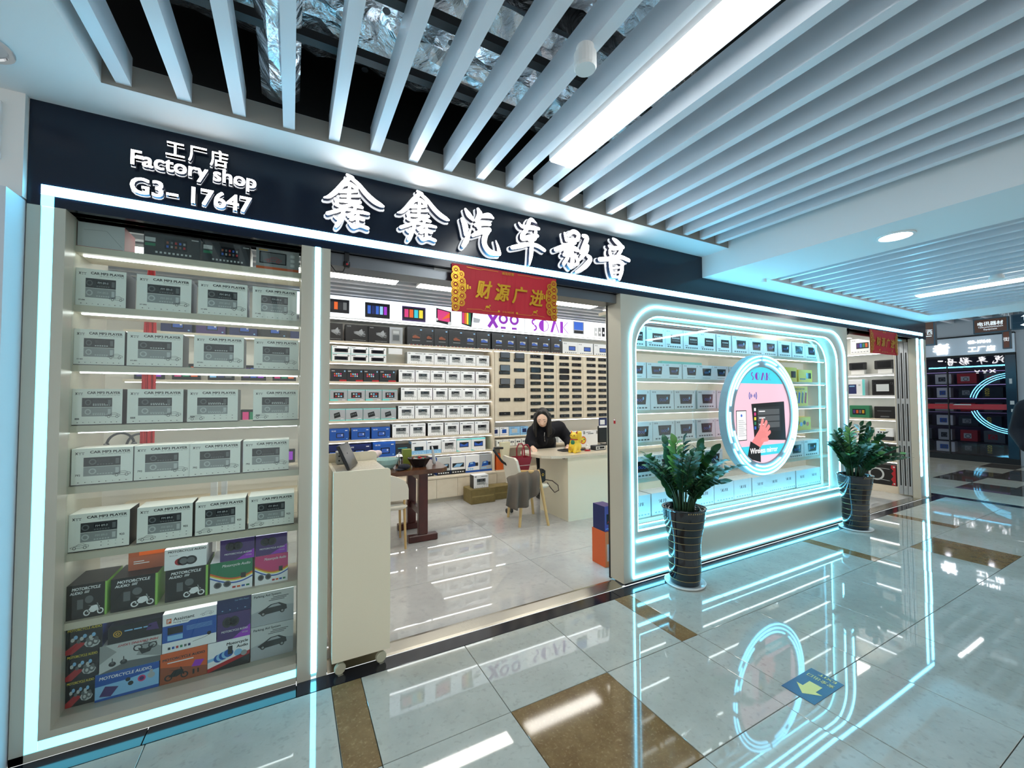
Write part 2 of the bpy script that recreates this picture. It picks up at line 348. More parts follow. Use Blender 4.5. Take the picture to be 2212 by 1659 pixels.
# foil-wrapped ducts in the void
foil = bpy.data.materials.new('crinkled_foil'); foil.use_nodes = True; nt = foil.node_tree; b = nt.nodes['Principled BSDF']
b.inputs['Base Color'].default_value = (.88, .90, .93, 1); b.inputs['Metallic'].default_value = .95; b.inputs['Roughness'].default_value = .26
tc = nt.nodes.new('ShaderNodeTexCoord'); n = nt.nodes.new('ShaderNodeTexNoise'); n.inputs['Scale'].default_value = 5.; n.inputs['Detail'].default_value = 7; n.inputs['Distortion'].default_value = 1.2
k = nt.nodes.new('ShaderNodeBump'); k.inputs['Strength'].default_value = .9; k.inputs['Distance'].default_value = .05
nt.links.new(tc.outputs['Object'], n.inputs['Vector']); nt.links.new(n.outputs['Fac'], k.inputs['Height']); nt.links.new(k.outputs['Normal'], b.inputs['Normal'])
def duct(x0, x1, y0, y1, z0, label, along='x', pins=()):
    nx, ny = max(4, int((x1-x0)/.06)), max(4, int((y1-y0)/.06)); vs = []; rr = random.Random(int(x0*100+y0*10))
    sag = [[0]*(ny+1) for _ in range(nx+1)]
    for i in range(nx+1):
        for j in range(ny+1):
            x, y = x0+(x1-x0)*i/nx, y0+(y1-y0)*j/ny
            z = z0 - .045*math.sin(PI*((y-y0)/(y1-y0) if along == 'x' else (x-x0)/(x1-x0))) + rr.uniform(-.012, .012)
            for p in pins:
                d = math.hypot(x-p[0], y-p[1]); z += .05*math.exp(-(d/.09)**2)
            vs.append((x, y, z))
    fs = [(i*(ny+1)+j, i*(ny+1)+j+1, (i+1)*(ny+1)+j+1, (i+1)*(ny+1)+j) for i in range(nx) for j in range(ny)]
    t = thing('ventilation_duct', (0, 0, 0), label=label, cat='duct')
    m = M().add(vs, fs, foil)
    m.box(x0+.02, x1-.02, y0+.01, y1-.01, z0+.03, z0+(.34 if along == 'x' else .08), foil)
    obj('foil_wrap', m, t, smooth=False)
    for p in pins: obj('pin', M().lathe([(.016, 0), (.016, .004), (.004, .006)], darkgrey, 10), t, (p[0], p[1], z0-.035))
    return t
duct(-.7, 2.9, -.62, -.30, 3.2, 'crinkled silver foil duct above the slats nearest the shop sign', pins=[(.086, -.45), (.31, -.36), (.815, -.42), (1.35, -.5), (-.4, -.45)])
duct(-.7, 2.6, -1.02, -.68, 3.14, 'second silver foil duct above the slats, with round pins', pins=[(.33, -.80), (.62, -.78), (1.1, -.85), (-.2, -.85)])
duct(-.7, 1.6, -1.9, -1.1, 3.2, 'wide foil covered duct deep above the corridor slats', pins=[(.3, -1.4), (.9, -1.4)])
duct(-.14, .02, -1.95, -.25, 2.97, 'narrow foil riser crossing under the wide foil ducts', along='y')
# ceiling fittings
t = thing('ceiling_light', (1.317, -.635, 2.79), label='long bright light panel set between the white slats', cat='light')
obj('frame', M().box(-.078, .078, -2.42, 0, .022, .075, white), t)
obj('diffuser', M().box(-.072, .072, -2.41, -.006, .012, .0218, hall_light), t)
t = thing('ceiling_light', (6.05, -.65, 2.585), label='slim bright light bar under the lower slatted ceiling', cat='light')
obj('frame', M().box(-.07, .07, -2.4, 0, .012, .036, white), t)
obj('diffuser', M().box(-.064, .064, -2.39, -.006, .0, .0118, hall_light), t)
def downlight(x, y, z, lit, label):
    t = thing('downlight', (x, y, z), label=label, cat='downlight')
    obj('rim', M().lathe([(.105, -.0005), (.105, -.006), (.088, -.008), (.084, .0)], chrome if not lit else white, 28, cap0=False, cap1=False), t)
    obj('lens', M().lathe([(.084, -.0004), (.03, -.004), (.001, -.005)], hall_light if lit else mat('mirror_cup', (210, 214, 220), .12, metal=1.), 28), t)
downlight(3.66, -1.28, 2.606, True, 'lit round downlight in the plaster beam')
downlight(-1.03, -.315, 2.80, False, 'unlit round downlight with chrome rim in the plaster margin')
def detector(x, y, z, r, h, label, cat):
    t = thing(cat.replace(' ', '_'), (x, y, z), label=label, cat=cat)
    obj('base', M().lathe([(r*.8, 0), (r*.8, -h*.3), (r, -h*.32)], white, 20), t)
    obj('head', M().lathe([(r, -h*.32), (r, -h*.9), (r*.9, -h)], white, 20), t)
detector(.955, -1.31, 2.814, .042, .085, 'white cylindrical detector fixed under a ceiling slat', 'smoke detector')
detector(3.915, -.235, 2.606, .022, .03, 'tiny white sensor on the plaster at the beam corner', 'ceiling sensor')
detector(5.76, -1.29, 2.622, .05, .04, 'flat white detector above the slim light bar', 'smoke detector')

# ================================================================ SETTING: shop shell
roomwall = mat('shop_wall_panel', (226, 220, 208), .6)
struct('wall_back', M().box(-2.2, 8.6, 3.66, 3.76, 0, 3.0, roomwall), label='pale shop back wall')
struct('wall_left', M().box(-2.2, -2.1, .02, 3.66, 0, 3.0, white), label='white shop side wall behind the display window')
struct('wall_right', M().box(8.398, 8.418, .3, 3.66, 0, 3.0, roomwall), label='pale shop side wall at the far doorway')
inceil = struct('ceiling.003', M().box(-2.2, 8.6, .05, 3.76, 2.95, 3.0, mat('grey_void_board', (120, 122, 128), .8)), label='slatted shop ceiling')
_s3 = M().box(-2.1, 8.395, -.035, .035, 0, .075, mat('grey_slat', (198, 200, 206), .45)).mesh('slat')
for k in range(18): obj('slat', _s3, inceil, (0, .32+.195*k, 2.862))
def roomlight(x0, x1, y0, y1, label):
    t = thing('ceiling_light', ((x0+x1)/2, (y0+y1)/2, 2.83), label=label, cat='light', group='shop ceiling light bars')
    w, d = (x1-x0)/2, (y1-y0)/2
    obj('frame', M().box(-w, w, -d, d, .006, .034, white), t); obj('diffuser', M().box(-w+.006, w-.006, -d+.006, d-.006, 0, .0058, room_light), t)
for j, (y0, nm) in enumerate(((2.18, 'nearest the back wall'), (.75, 'close behind the shop front'))):
    for i in range(-1, 6):
        x0 = -.135+1.445*i
        roomlight(x0, x0+1.2, y0, y0+.2, 'shop ceiling light bar ' + nm + ', ' + ORD[i+1] + ' from the display window side')
# left neighbour: column and panel
struct('wall_column', M().box(-2.2, -1.006, -.03, .3, 2.36, 2.80, white).box(-2.2, -1.07, -.045, -.03, 2.5, 2.74, plaster), label='white neighbouring column head beside the sign')
struct('wall_neighbour', M().box(-2.2, -1.008, -.135, .3, 0, 2.353, mat('pale_blue_panel', (206, 216, 226), .45)), label='pale panelled side of the neighbouring shop')

# ================================================================ SHOP FRONT: fascia sign
GL = {'xin':[[(0.264,2.764,0.008),(0.288,2.753,0.014)],[(0.276,2.752,0.011),(0.249,2.717,0.013),(0.21,2.661,0.013),(0.172,2.62,0.01),(0.146,2.608,0.004)],[(0.289,2.749,0.01),(0.325,2.723,0.012),(0.366,2.68,0.015),(0.408,2.648,0.016),(0.446,2.632,0.013),(0.464,2.627,0.006)],[(0.249,2.702,0.008),(0.277,2.716,0.011),(0.315,2.699,0.011)],[(0.226,2.66,0.009),(0.269,2.67,0.01),(0.317,2.685,0.009)],[(0.234,2.636,0.008),(0.277,2.646,0.008),(0.328,2.658,0.008)],[(0.277,2.711,0.008),(0.275,2.659,0.01),(0.272,2.615,0.01)],[(0.211,2.607,0.009),(0.27,2.615,0.011),(0.334,2.623,0.009)],[(0.201,2.614,0.006),(0.213,2.593,0.009)],[(0.205,2.583,0.009),(0.238,2.577,0.01),(0.28,2.595,0.009)],[(0.164,2.523,0.01),(0.207,2.545,0.01),(0.25,2.565,0.009),(0.294,2.568,0.008)],[(0.252,2.576,0.008),(0.239,2.526,0.01),(0.223,2.484,0.011),(0.209,2.458,0.007)],[(0.198,2.513,0.006),(0.216,2.504,0.008),(0.239,2.522,0.005)],[(0.294,2.598,0.008),(0.318,2.599,0.012),(0.344,2.595,0.009)],[(0.268,2.534,0.008),(0.31,2.56,0.009),(0.342,2.567,0.01),(0.38,2.566,0.008)],[(0.31,2.593,0.008),(0.294,2.55,0.009),(0.272,2.526,0.006)],[(0.286,2.514,0.01),(0.318,2.533,0.012),(0.351,2.527,0.011)],[(0.278,2.491,0.008),(0.299,2.474,0.011),(0.335,2.488,0.01),(0.376,2.481,0.01)],[(0.322,2.556,0.008),(0.319,2.486,0.009)]],'qi':[[(0.978,2.72,0.009),(1.001,2.689,0.018),(1.03,2.662,0.01)],[(0.955,2.652,0.012),(0.975,2.612,0.02),(0.978,2.555,0.011)],[(0.961,2.479,0.012),(0.983,2.516,0.017),(1.001,2.563,0.01),(1.021,2.613,0.002)],[(1.066,2.741,0.01),(1.078,2.705,0.02),(1.049,2.66,0.009)],[(1.087,2.698,0.012),(1.144,2.713,0.018),(1.175,2.704,0.008)],[(1.048,2.632,0.012),(1.102,2.654,0.016),(1.15,2.657,0.012)],[(1.027,2.556,0.008),(1.089,2.596,0.018),(1.147,2.619,0.016)],[(1.144,2.617,0.015),(1.117,2.573,0.018),(1.112,2.516,0.018),(1.15,2.472,0.019),(1.221,2.467,0.012)],[(1.221,2.472,0.014),(1.212,2.511,0.01),(1.195,2.553,0.004)],[(1.06,2.673,0.014),(1.072,2.62,0.017)]],'che':[[(1.441,2.715,0.009),(1.469,2.753,0.013),(1.499,2.733,0.016),(1.532,2.703,0.012)],[(1.373,2.709,0.007),(1.4,2.69,0.012),(1.468,2.696,0.017),(1.534,2.7,0.011)],[(1.455,2.736,0.014),(1.434,2.678,0.014),(1.4,2.631,0.016),(1.392,2.606,0.011)],[(1.399,2.601,0.012),(1.454,2.623,0.019),(1.523,2.647,0.012)],[(1.509,2.675,0.012),(1.499,2.625,0.016),(1.454,2.605,0.012)],[(1.319,2.529,0.014),(1.386,2.552,0.016),(1.454,2.575,0.014),(1.522,2.575,0.014),(1.58,2.554,0.013)],[(1.481,2.646,0.012),(1.475,2.567,0.016),(1.468,2.495,0.014),(1.455,2.431,0.006)]],'ying':[[(1.758,2.709,0.01),(1.773,2.662,0.014)],[(1.788,2.702,0.013),(1.838,2.737,0.016),(1.885,2.72,0.017),(1.869,2.679,0.014)],[(1.777,2.669,0.012),(1.876,2.68,0.013)],[(1.676,2.574,0.015),(1.761,2.616,0.016),(1.853,2.657,0.014)],[(1.799,2.66,0.015),(1.814,2.625,0.016)],[(1.761,2.573,0.014),(1.829,2.609,0.02),(1.875,2.604,0.016)],[(1.749,2.549,0.013),(1.829,2.559,0.017)],[(1.814,2.6,0.016),(1.828,2.54,0.02),(1.819,2.472,0.015)],[(1.783,2.533,0.014),(1.746,2.48,0.014)],[(1.79,2.484,0.013),(1.812,2.462,0.013)],[(1.859,2.557,0.013),(1.876,2.509,0.014),(1.843,2.484,0.01)],[(1.928,2.722,0.014),(1.963,2.709,0.02),(1.923,2.625,0.016),(1.897,2.586,0.008)],[(1.971,2.652,0.014),(1.956,2.611,0.019),(1.906,2.552,0.014),(1.892,2.528,0.006)],[(1.97,2.575,0.015),(1.995,2.553,0.018),(1.937,2.487,0.02),(1.854,2.436,0.006)]],'yin':[[(2.223,2.752,0.01),(2.26,2.735,0.02),(2.319,2.704,0.016)],[(2.179,2.688,0.01),(2.22,2.675,0.017),(2.328,2.703,0.015)],[(2.184,2.632,0.01),(2.194,2.664,0.011)],[(2.309,2.676,0.014),(2.27,2.626,0.014)],[(2.085,2.566,0.017),(2.185,2.586,0.018),(2.289,2.618,0.017),(2.389,2.606,0.015)],[(2.186,2.649,0.012),(2.202,2.609,0.016)],[(2.191,2.557,0.015),(2.2,2.499,0.016),(2.212,2.449,0.01)],[(2.201,2.557,0.015),(2.271,2.579,0.018),(2.325,2.569,0.016)],[(2.316,2.57,0.016),(2.309,2.508,0.018),(2.284,2.44,0.013)],[(2.218,2.518,0.008),(2.296,2.536,0.008)],[(2.221,2.481,0.008),(2.291,2.495,0.008)],[(2.217,2.448,0.006),(2.277,2.453,0.011)]]}
fascia = thing('fascia_sign', (0, 0, 0), label='long navy fascia board with white illuminated Chinese shop name and cyan light strip', cat='sign')
obj('board', M().box(-1.004, 8.42, -.0, .2, 2.434, 2.80, navy).box(-.921, 8.42, .0, .2, 2.3432, 2.391, navy).box(-1.004, 8.42, .03, .2, 2.3432, 2.434, navy).box(-1.004, -.961, 0, .03, 2.3432, 2.391, navy).box(-1.004, -.961, 0, .03, 2.391, 2.434, navy).box(8.31, 8.42, 0, .03, 2.391, 2.434, navy), fascia)
obj('led_strip', M().box(-.961, -.921, -.004, .03, 2.343, 2.391, led_ch), fascia)
obj('led_strip', M().box(-.961, 8.31, -.004, .03, 2.391, 2.434, led_c), fascia)
side = mat('sign_letter_return', (70, 72, 96), .5)
def brushletter(key, name, dx=0.):
    m = M()
    for st in GL[key]:
        p = [(x+dx, z, w) for x, z, w in st]
        m.prism(brush(p), -.052, -.02, led_sign, side)
        m.flat(brush(p, .0075), led_halo, -.006)
    obj(name, m, fascia, label='white illuminated brush character')
brushletter('xin', 'sign_letter'); brushletter('xin', 'sign_letter', .40)
for kk in ('qi', 'che', 'ying', 'yin'): brushletter(kk, 'sign_letter')
def sideletter(key, y0):
    m = M(); cx = min(p[0] for st in GL[key] for p in st); k = .82
    for st in GL[key]:
        p = [((x-cx)*k+y0, 2.61+(z-2.61)*k, w*k) for x, z, w in st]; m.prism(brush(p), -.052, -.02, led_sign, side); m.flat(brush(p, .0075), led_halo, -.006)
    obj('sign_letter', m, fascia2, label='white illuminated brush character')
fascia2 = thing('fascia_sign', (8.44, 0, 0), PI/2, label='navy fascia around the pillar corner with the same shop name, mirrored in far glass', cat='sign')
obj('board', M().box(.0, 3.6, 0, .018, 2.434, 2.80, navy).box(.0, 3.6, 0, .018, 2.343, 2.391, navy).box(0, 3.6, .006, .018, 2.391, 2.434, navy), fascia2)
obj('led_strip', M().box(.05, 3.1, -.004, .006, 2.391, 2.434, led_c), fascia2)
for i, kk in enumerate(('xin', 'xin', 'qi', 'che', 'ying', 'yin')): sideletter(kk, .75+.335*i)
corner = thing('shop_front', (8.44, 0, 0), PI/2, label='dark glazed return side of the shop around the pillar corner with a neon ring', cat='shop front')
obj('glazed_panel', M().box(.3, 3.6, 0, .018, .0, 2.343, navy), corner)
for r in (.92, .86, .80):
    for a0, a1 in ((0.2, 2.9), (3.3, 6.0)): obj('neon_ring', M().tube([(1.25+r*math.cos(a0+(a1-a0)*i/30), -.02, 1.25+r*math.sin(a0+(a1-a0)*i/30)) for i in range(31)], .011, led_c, 8), corner)
m = M(); m.line([(1.6, 2.2), (1.72, 2.3)], .03, led_sign, -.01); m.line([(1.6, 2.3), (1.72, 2.2)], .03, led_sign, -.0101)
for c in (1.82, 1.98): m.annulus(c, 2.29, .03, .06, led_sign, -.01, 14, PI, 2*PI); m.rect(c-.03, 2.19, c+.03, 2.21, led_sign, -.01)
obj('logo', m, corner)
def blockletters(t, x, z, size, sx, bold):
    m = M(); m.text(t, x, z, size, led_sign, -.036, bold, sx=sx, depth=.022, side=side)
    m.text(t, x-.004, z, size, led_halo, -.005, bold+.016, sx=sx); obj('sign_lettering', m, fascia, label='white illuminated block lettering')
w = glyphs('工', .02)[2]
for i, ch in enumerate('工厂店'): blockletters(ch, -.538+.086*i, 2.668, .088, .88, .016)
blockletters('Factory', -.662, 2.588, .098, .98, .02); blockletters('shop', -.352, 2.588, .098, .98, .02)
blockletters('G3', -.662, 2.457, .106, .98, .022); blockletters('-', -.53, 2.455, .106, 1.5, .02); blockletters('17647', -.436, 2.457, .112, .95, .022)

# ================================================================ SHOP FRONT: left display case
lw = thing('display_case', (0, 0, 0), label='tall glazed display case full of car radio boxes, framed by a broad cyan light channel', cat='display case')
obj('frame', M().box(-1.004, -.961, 0, .1, .0, 2.343, champ).box(-.921, -.884, 0, .1, .075, 2.343, champ).box(-.961, -.921, .032, .1, .0, 2.343, champ)
    .box(-.884, .038, .0, .1, .075, .105, champ).box(-1.004, .038, 0, .1, .0, .033, champ).box(-.961, .038, .032, .1, .033, .075, champ), lw)
obj('side_panel', M().box(-.905, -.889, .1, .5, .1, 2.343, champ), lw)
obj('side_panel', M().box(.0405, .057, .1005, .5, .1, 2.343, champ), lw)
obj('base_panel', M().box(-.889, .041, .1, .5, .0, .103, champ), lw)
obj('led_strip', M().box(-.961, -.921, .004, .032, .033, 2.342, led_ch), lw)
obj('led_strip', M().box(-.9205, .038, .004, .032, .033, .075, led_ch), lw)
obj('glass_pane', M().box(-.884, .04, .082, .086, .105, 2.343, glass), lw, label='clear glass pane')
LZ = [2.215, 1.940, 1.664, 1.384, 1.107, .804, .500]
for i, z in enumerate(LZ):
    s = obj('shelf', M().box(-.8885, .0405, .1, .30 if i < 5 else .38, z-.03, z, shelfm), lw)
    obj('led_strip', M().box(-.87, .03, .138, .152, z-.036, z-.0302, led_w), s)
post = thing('door_post', (0, 0, 0), label='cream doorway post with a thin white light line up its middle', cat='post')
obj('post_panel', M().box(.041, .108, -.002, .1, 0, 2.343, champ).box(.135, .186, -.002, .1, 0, 2.343, champ).box(.108, .135, .02, .1, 0, 2.343, champ), post)
obj('led_strip', M().box(.1085, .1345, -.004, .02, .03, 2.343, led_c), post)

# ================================================================ SHOP FRONT: right display case
rw = thing('display_case', (0, 0, 0), label='wide cream display case with rounded glass window and nested cyan neon lines', cat='display case')
def rrect(x0, x1, z0, z1, r, rb=0., n=10):
    P = []
    for (cx, cz, a0, rr) in ((x1-r, z1-r, 0, r), (x0+r, z1-r, PI/2, r), (x0+rb, z0+rb, PI, rb), (x1-rb, z0+rb, PI*1.5, rb)):
        if rr == 0: P.append((cx, cz)); continue
        for i in range(n+1): a = a0+PI/2*i/n; P.append((cx+rr*math.cos(a), cz+rr*math.sin(a)))
    return P
hole = rrect(2.50, 5.78, .412, 2.192, .30)
outer = [(2.34, .02), (6.03, .02), (6.03, 2.343), (2.34, 2.343)]
tri = tessellate_polygon([[Vector((*p, 0)) for p in outer], [Vector((*p, 0)) for p in hole]])
allp = outer+hole; m = M(); m.add([(p[0], 0, p[1]) for p in allp], tri, champ)
nh = len(hole); m.add([(p[0], 0, p[1]) for p in hole]+[(p[0], .12, p[1]) for p in hole], [(i, (i+1) % nh, nh+(i+1) % nh, nh+i) for i in range(nh)], champ)
m.add([(2.34, 0, .02), (2.34, 0, 2.343), (2.34, .154, 2.343), (2.34, .154, .02), (6.03, 0, .02), (6.03, 0, 2.343), (6.03, .5, 2.343), (6.03, .5, .02)], [(0, 1, 2, 3), (7, 6, 5, 4)], champ)
m.box(2.36, 6.01, .01, .12, 0, .02, blackm)
obj('front_panel', m, rw)
obj('jamb', M().box(2.338, 2.362, .154, .172, .01, 2.343, blackm), rw)
def neon(pts, r=.009, y=-.004, closed=False): return M().tube([(p[0], y, p[1]) for p in pts], r, led_c, 8, closed)
o = rrect(2.441, 5.948, .05, 2.274, .33)
obj('neon_line', neon(o, closed=True), rw, label='outer neon outline'); obj('neon_line', neon(hole, .008, .006, True), rw, label='inner neon outline')
i2 = [(2.5+(p[0]-2.5)*.988+.02, .43+(p[1]-.43)*.985) for p in hole]
obj('neon_line', neon(i2, .006, .112, True), rw, label='thin neon line behind the glass edge')
obj('neon_line', neon([(2.48, .333), (2.95, .333)], .010), rw); obj('neon_line', neon([(2.48, .177), (2.95, .177)], .010), rw)
obj('neon_line', neon([(3.06, .07), (3.02, .20), (3.10, .341), (5.90, .341)], .010), rw)
obj('glass_pane', M().box(2.5, 4.14, .100, .105, .412, 2.192, glass), rw, label='clear glass pane'); obj('glass_pane', M().box(4.143, 5.78, .100, .105, .412, 2.192, glass), rw, label='clear glass pane')
RZ = [1.96, 1.672, 1.384, 1.096, .775, .425]
for i, z in enumerate(RZ):
    s = obj('shelf', M().box(2.598, 6.0, .19, .46, z-.03, z, shelfm), rw); obj('led_strip', M().box(2.6, 5.95, .222, .234, z-.036, z-.0302, led_w), s)
obj('top_board', M().box(2.5, 6.0, .13, .46, 2.25, 2.28, shelfm), rw); obj('led_strip', M().box(2.55, 5.95, .14, .15, 2.243, 2.2498, led_w), rw)
for x in (2.585, 6.005): obj('side_panel', M().box(x, x+.012, .19, .46, .02, 2.343, champ), rw)
obj('sticker', M().rect(-.012, -.02, .012, .02, K['red']).rect(-.010, .006, .01, .018, K['white'], -.0006), rw, (2.3394, .085, 1.305), (0, 0, -PI/2))
# end pillar
pil = thing('end_pillar', (0, 0, 0), label='narrow cream corner pillar with two vertical cyan light lines', cat='pillar')
obj('pillar_core', M().box(8.07, 8.42, .0, .09, 0, 2.343, champ).box(8.2, 8.42, .09, .3, 0, 2.343, champ), pil)
obj('led_strip', M().box(8.075, 8.125, -.008, .0, .33, 2.343, led_c), pil); obj('led_strip', M().box(8.255, 8.305, -.008, .0, .02, 2.343, led_c), pil)
gate = thing('folding_gate', (0, 0, 0), label='folded aluminium shutter gate beside the end pillar', cat='gate')
for k in range(3):
    y0 = .115+.052*k
    obj('gate_leaf', M().box(8.135, 8.17, y0, y0+.046, .02, 2.3, alu), gate)
    for (a, b) in ((.15, .75), (.82, 1.38), (1.46, 2.15)): obj('gate_slot', M().box(8.1335, 8.1352, y0+.016, y0+.032, a, b, blackm), gate)
obj('gate_rail', M().box(6.04, 8.2, .1, .27, 2.3, 2.342, steel), gate)
rail = thing('door_rail', (0, 0, 0), label='steel head rail across the main doorway under the fascia', cat='rail')
obj('rail_box', M().box(.187, 2.335, .045, .2, 2.27, 2.342, mat('dark_steel', (112, 116, 120), .35, metal=.9)), rail); obj('label_plate', M().rect(.80, 2.325, .92, 2.342, K['lgrey'], .044), rail)

# ================================================================ BOXED GOODS
def car_lines(m, x, z, w, mt, y):       # little sketch of a car
    h = w*.34
    for P in ([(0, .35), (.12, .55), (.3, .62), (.45, .95), (.7, 1.), (.88, .68), (1, .6), (.99, .25), (.86, .2)], [(.1, .2), (0, .35)], [(.3, .62), (.86, .66)], [(.36, .18), (.68, .18)]):
        m.line([(x+a*w, z+b*h) for a, b in P], w*.018, mt, y)
    for c in (.23, .79): m.annulus(x+c*w, z+.2*h, w*.07, w*.10, mt, y, 14)
def radio_face(m, x0, z0, x1, z1, y, kind=0, dim=False):
    w, h = x1-x0, z1-z0; a, b = (K['grey'], K['lgrey']) if dim else (K['dark'], K['lgrey'])
    c = K['lgrey'] if dim else K['mid']
    m.rect(x0, z0, x1, z1, a, y); e = .0003
    kx = x0+w*(.13, .16, .2, .24)[kind]; kz = z0+h*.5
    m.disc(kx, kz, h*.32, c, y-e, 16); m.disc(kx, kz, h*.2, a, y-2*e, 14)
    m.rect(x0+w*.36, z0+h*.4, x0+w*(.74, .72, .8, .7)[kind], z0+h*.8, K['grey'] if dim else K['screen'], y-e)
    if kind == 0: m.text('FM 89.0', x0+w*.4, z0+h*.47, h*.32, b, y-2*e)
    for i in range(6 if kind != 2 else 8): m.rect(x0+w*(.36+.075*i), z0+h*.14, x0+w*(.41+.075*i), z0+h*.26, b if kind in (1, 2) else c, y-e)
    if kind == 2:
        for i in range(7): m.disc(x0+w*(.38+.06*i), z0+h*.33, h*.06, b, y-2*e, 8)
    m.rect(x0+w*.86, z0+h*.2, x0+w*.96, z0+h*.8, c, y-e)
def icons(m, x0, x1, z, s, mt, y, n=8):
    for i in range(n):
        x = x0+(x1-x0)*i/(n-1)
        if i % 3 == 0: m.rect(x, z, x+s, z+s*.7, mt, y)
        elif i % 3 == 1: m.disc(x+s*.4, z+s*.4, s*.42, mt, y, 10)
        else: m.rect(x+s*.2, z, x+s*.5, z+s, mt, y)
        m.rect(x+s*1.15, z+s*.3, x+s*1.9, z+s*.42, K['grey'], y)
Y1, Y2, Y3 = -.0004, -.0008, -.0012
def logo_xyy(m, x, z, s, mt, y):
    m.line([(x, z), (x+s*.7, z+s)], s*.24, mt, y); m.line([(x, z+s), (x+s*.7, z)], s*.24, mt, y)
    for i in (1, 2):
        c = x+s*(.42+.95*i); m.annulus(c, z+s*.95, s*.22, s*.42, mt, y, 12, PI, 2*PI); m.rect(c-s*.25, z, c+s*.25, z+s*.2, mt, y)
def pr_mp3(model, w=.215, h=.168, kind=0, lowcar=False):
    m = M(); m.rect(0, 0, w, .0035, K['black'], Y1)
    logo_xyy(m, w*.06, h*.835, .011, K['dark'], Y1)
    m.text('CAR MP3 PLAYER', w*.95, h*.86, .0165, K['black'], Y1, .03, 'R', 1.12)
    m.text('USB / TF / RADIO / AUX / MP3 / APE / WMA', w*.95, h*.815, .0055, K['mid'], Y1, 0, 'R')
    radio_face(m, w*.19, h*.5, w*.79, h*.75, Y1, kind); radio_face(m, w*.19, h*.24, w*.79, h*.49, Y1, kind, True)
    if lowcar: car_lines(m, w*.03, h*.08, w*.3, K['dark'], Y3)
    else: car_lines(m, w*.66, h*.2, w*.3, K['dark'], Y3)
    if lowcar: icons(m, w*.52, w*.88, h*.19, .004, K['dark'], Y3, 4); icons(m, w*.52, w*.88, h*.1, .004, K['dark'], Y3, 4)
    else: icons(m, w*.1, w*.88, h*.065, .0045, K['dark'], Y1)
    if model == '925': m.text(model, w*.83, h*.32, .013, K['black'], Y1, .02)
    else: m.text(model, w*.06, h*(.25 if model == '792' else .15), .0125 if len(model) < 4 else .0085, K['black'], Y1, .02)
    return m
MESH = {}
def carton(name, x0, x1, y, z0, z1, d, body, side, pr, label, cat, group=None, rz=0., scale_print=True, face=None):
    """one printed box: body is the thing, printed_front its part; (x0..x1, front y, z0..z1)"""
    w, h = x1-x0, z1-z0; key = (round(w, 3), round(h, 3), round(d, 3), body, side)
    if key not in MESH: MESH[key] = M().box(-w/2, w/2, 0, d, 0, h, K[body], K[side]).mesh('carton')
    o = obj(name, MESH[key], None, ((x0+x1)/2, y, z0), (0, 0, rz), label=label, cat=cat, group=group)
    if pr is not None:
        me, pw, ph = pr
        c = obj('printed_front', me, o, (-w/2, 0, 0)); c.scale = (w/pw, 1, h/ph)
    return o
def P(m, w, h, nm='printed_front'): return (m.mesh(nm), w, h)

# ---- left display case
SH = ['top', 'second', 'third', 'fourth', 'fifth', 'sixth', 'lowest']
g = 'car player boxes in the glazed display case'
LW = [(0, 'XY-890', 0, [(-.886, -.711), (-.674, -.459), (-.431, -.229), (-.193, .02)], 1.941, .178), (1, 'XY-001', 1, [(-.887, -.711), (-.704, -.488), (-.443, -.225), (-.182, .03)], 1.665, .168),
      (2, '888', 2, [(-.888, -.714), (-.698, -.483), (-.466, -.246), (-.182, .03)], 1.385, .169), (3, '792', 3, [(-.884, -.67), (-.667, -.454), (-.451, -.236), (-.224, -.011)], 1.108, .169),
      (4, '925', 0, [(-.886, -.677), (-.651, -.437), (-.424, -.206), (-.195, .018)], .805, .172)]
for ri, model, kind, edges, z, h in LW:
    std = P(pr_mp3(model, .215, h, kind, model == '925'), .215, h); alt = P(pr_mp3(model, .215, h, kind, True), .215, h) if model == '888' else std
    for i, (a, b) in enumerate(edges):
        sz = .215; xa = a if i else b-.215
        if i == 0: xa = max(xa, -.8882); sz = b-xa
        pr = alt if i > 1 else std
        if sz < .2:      # the box stands half behind the frame: cropped by the case side
            xa = -.8885
        carton('radio_box', xa, xa+sz, .125+.004*(i % 2), z, z+h, .14, 'ivory', 'dark', pr,
               'white CAR MP3 PLAYER box, glazed case ' + ORD[ri+1] + ' shelf, ' + ORD[i] + ' from the cyan channel', 'box', g)
# top shelf
m = M(); m.rect(0, 0, .16, .006, K['red'], Y1); m.line([(.02, .085), (.10, .09)], .001, K['mid'], Y1); m.line([(.10, .09), (.155, .02)], .001, K['mid'], Y1)
carton('product_box', -.885, -.72, .12, 2.216, 2.335, .15, 'lgrey', 'red', P(m, .165, .119), 'plain grey box with red edges at the top corner of the display case', 'box')
def pr_blackscreen(w=.22, h=.118):
    m = M(); m.rect(w*.02, h*.6, w*.2, h*.78, K['lgrey'], Y1); m.rect(w*.02, h*.42, w*.2, h*.54, K['green'], Y1)
    m.rect(w*.36, h*.35, w*.76, h*.8, K['screen'], Y1)
    for i in range(5):
        for j in range(2): m.rect(w*(.39+.075*i), h*(.42+.17*j), w*(.43+.075*i), h*(.52+.17*j), [K['scrblue'], K['grey'], K['brown'], K['mid'], K['red']][(i+j*2) % 5], Y2)
    for i in range(9): m.rect(w*(.2+.075*i), h*.14, w*(.24+.075*i), h*.22, K['lgrey'], Y1)
    m.rect(w*.84, h*.85, w*.97, h*.89, K['lgrey'], Y1); return m
pb = P(pr_blackscreen(), .22, .118)
carton('radio_box', -.649, -.425, .12, 2.216, 2.334, .15, 'dark', 'black', pb, 'black touchscreen radio box on top shelf beside the plain grey box', 'box')
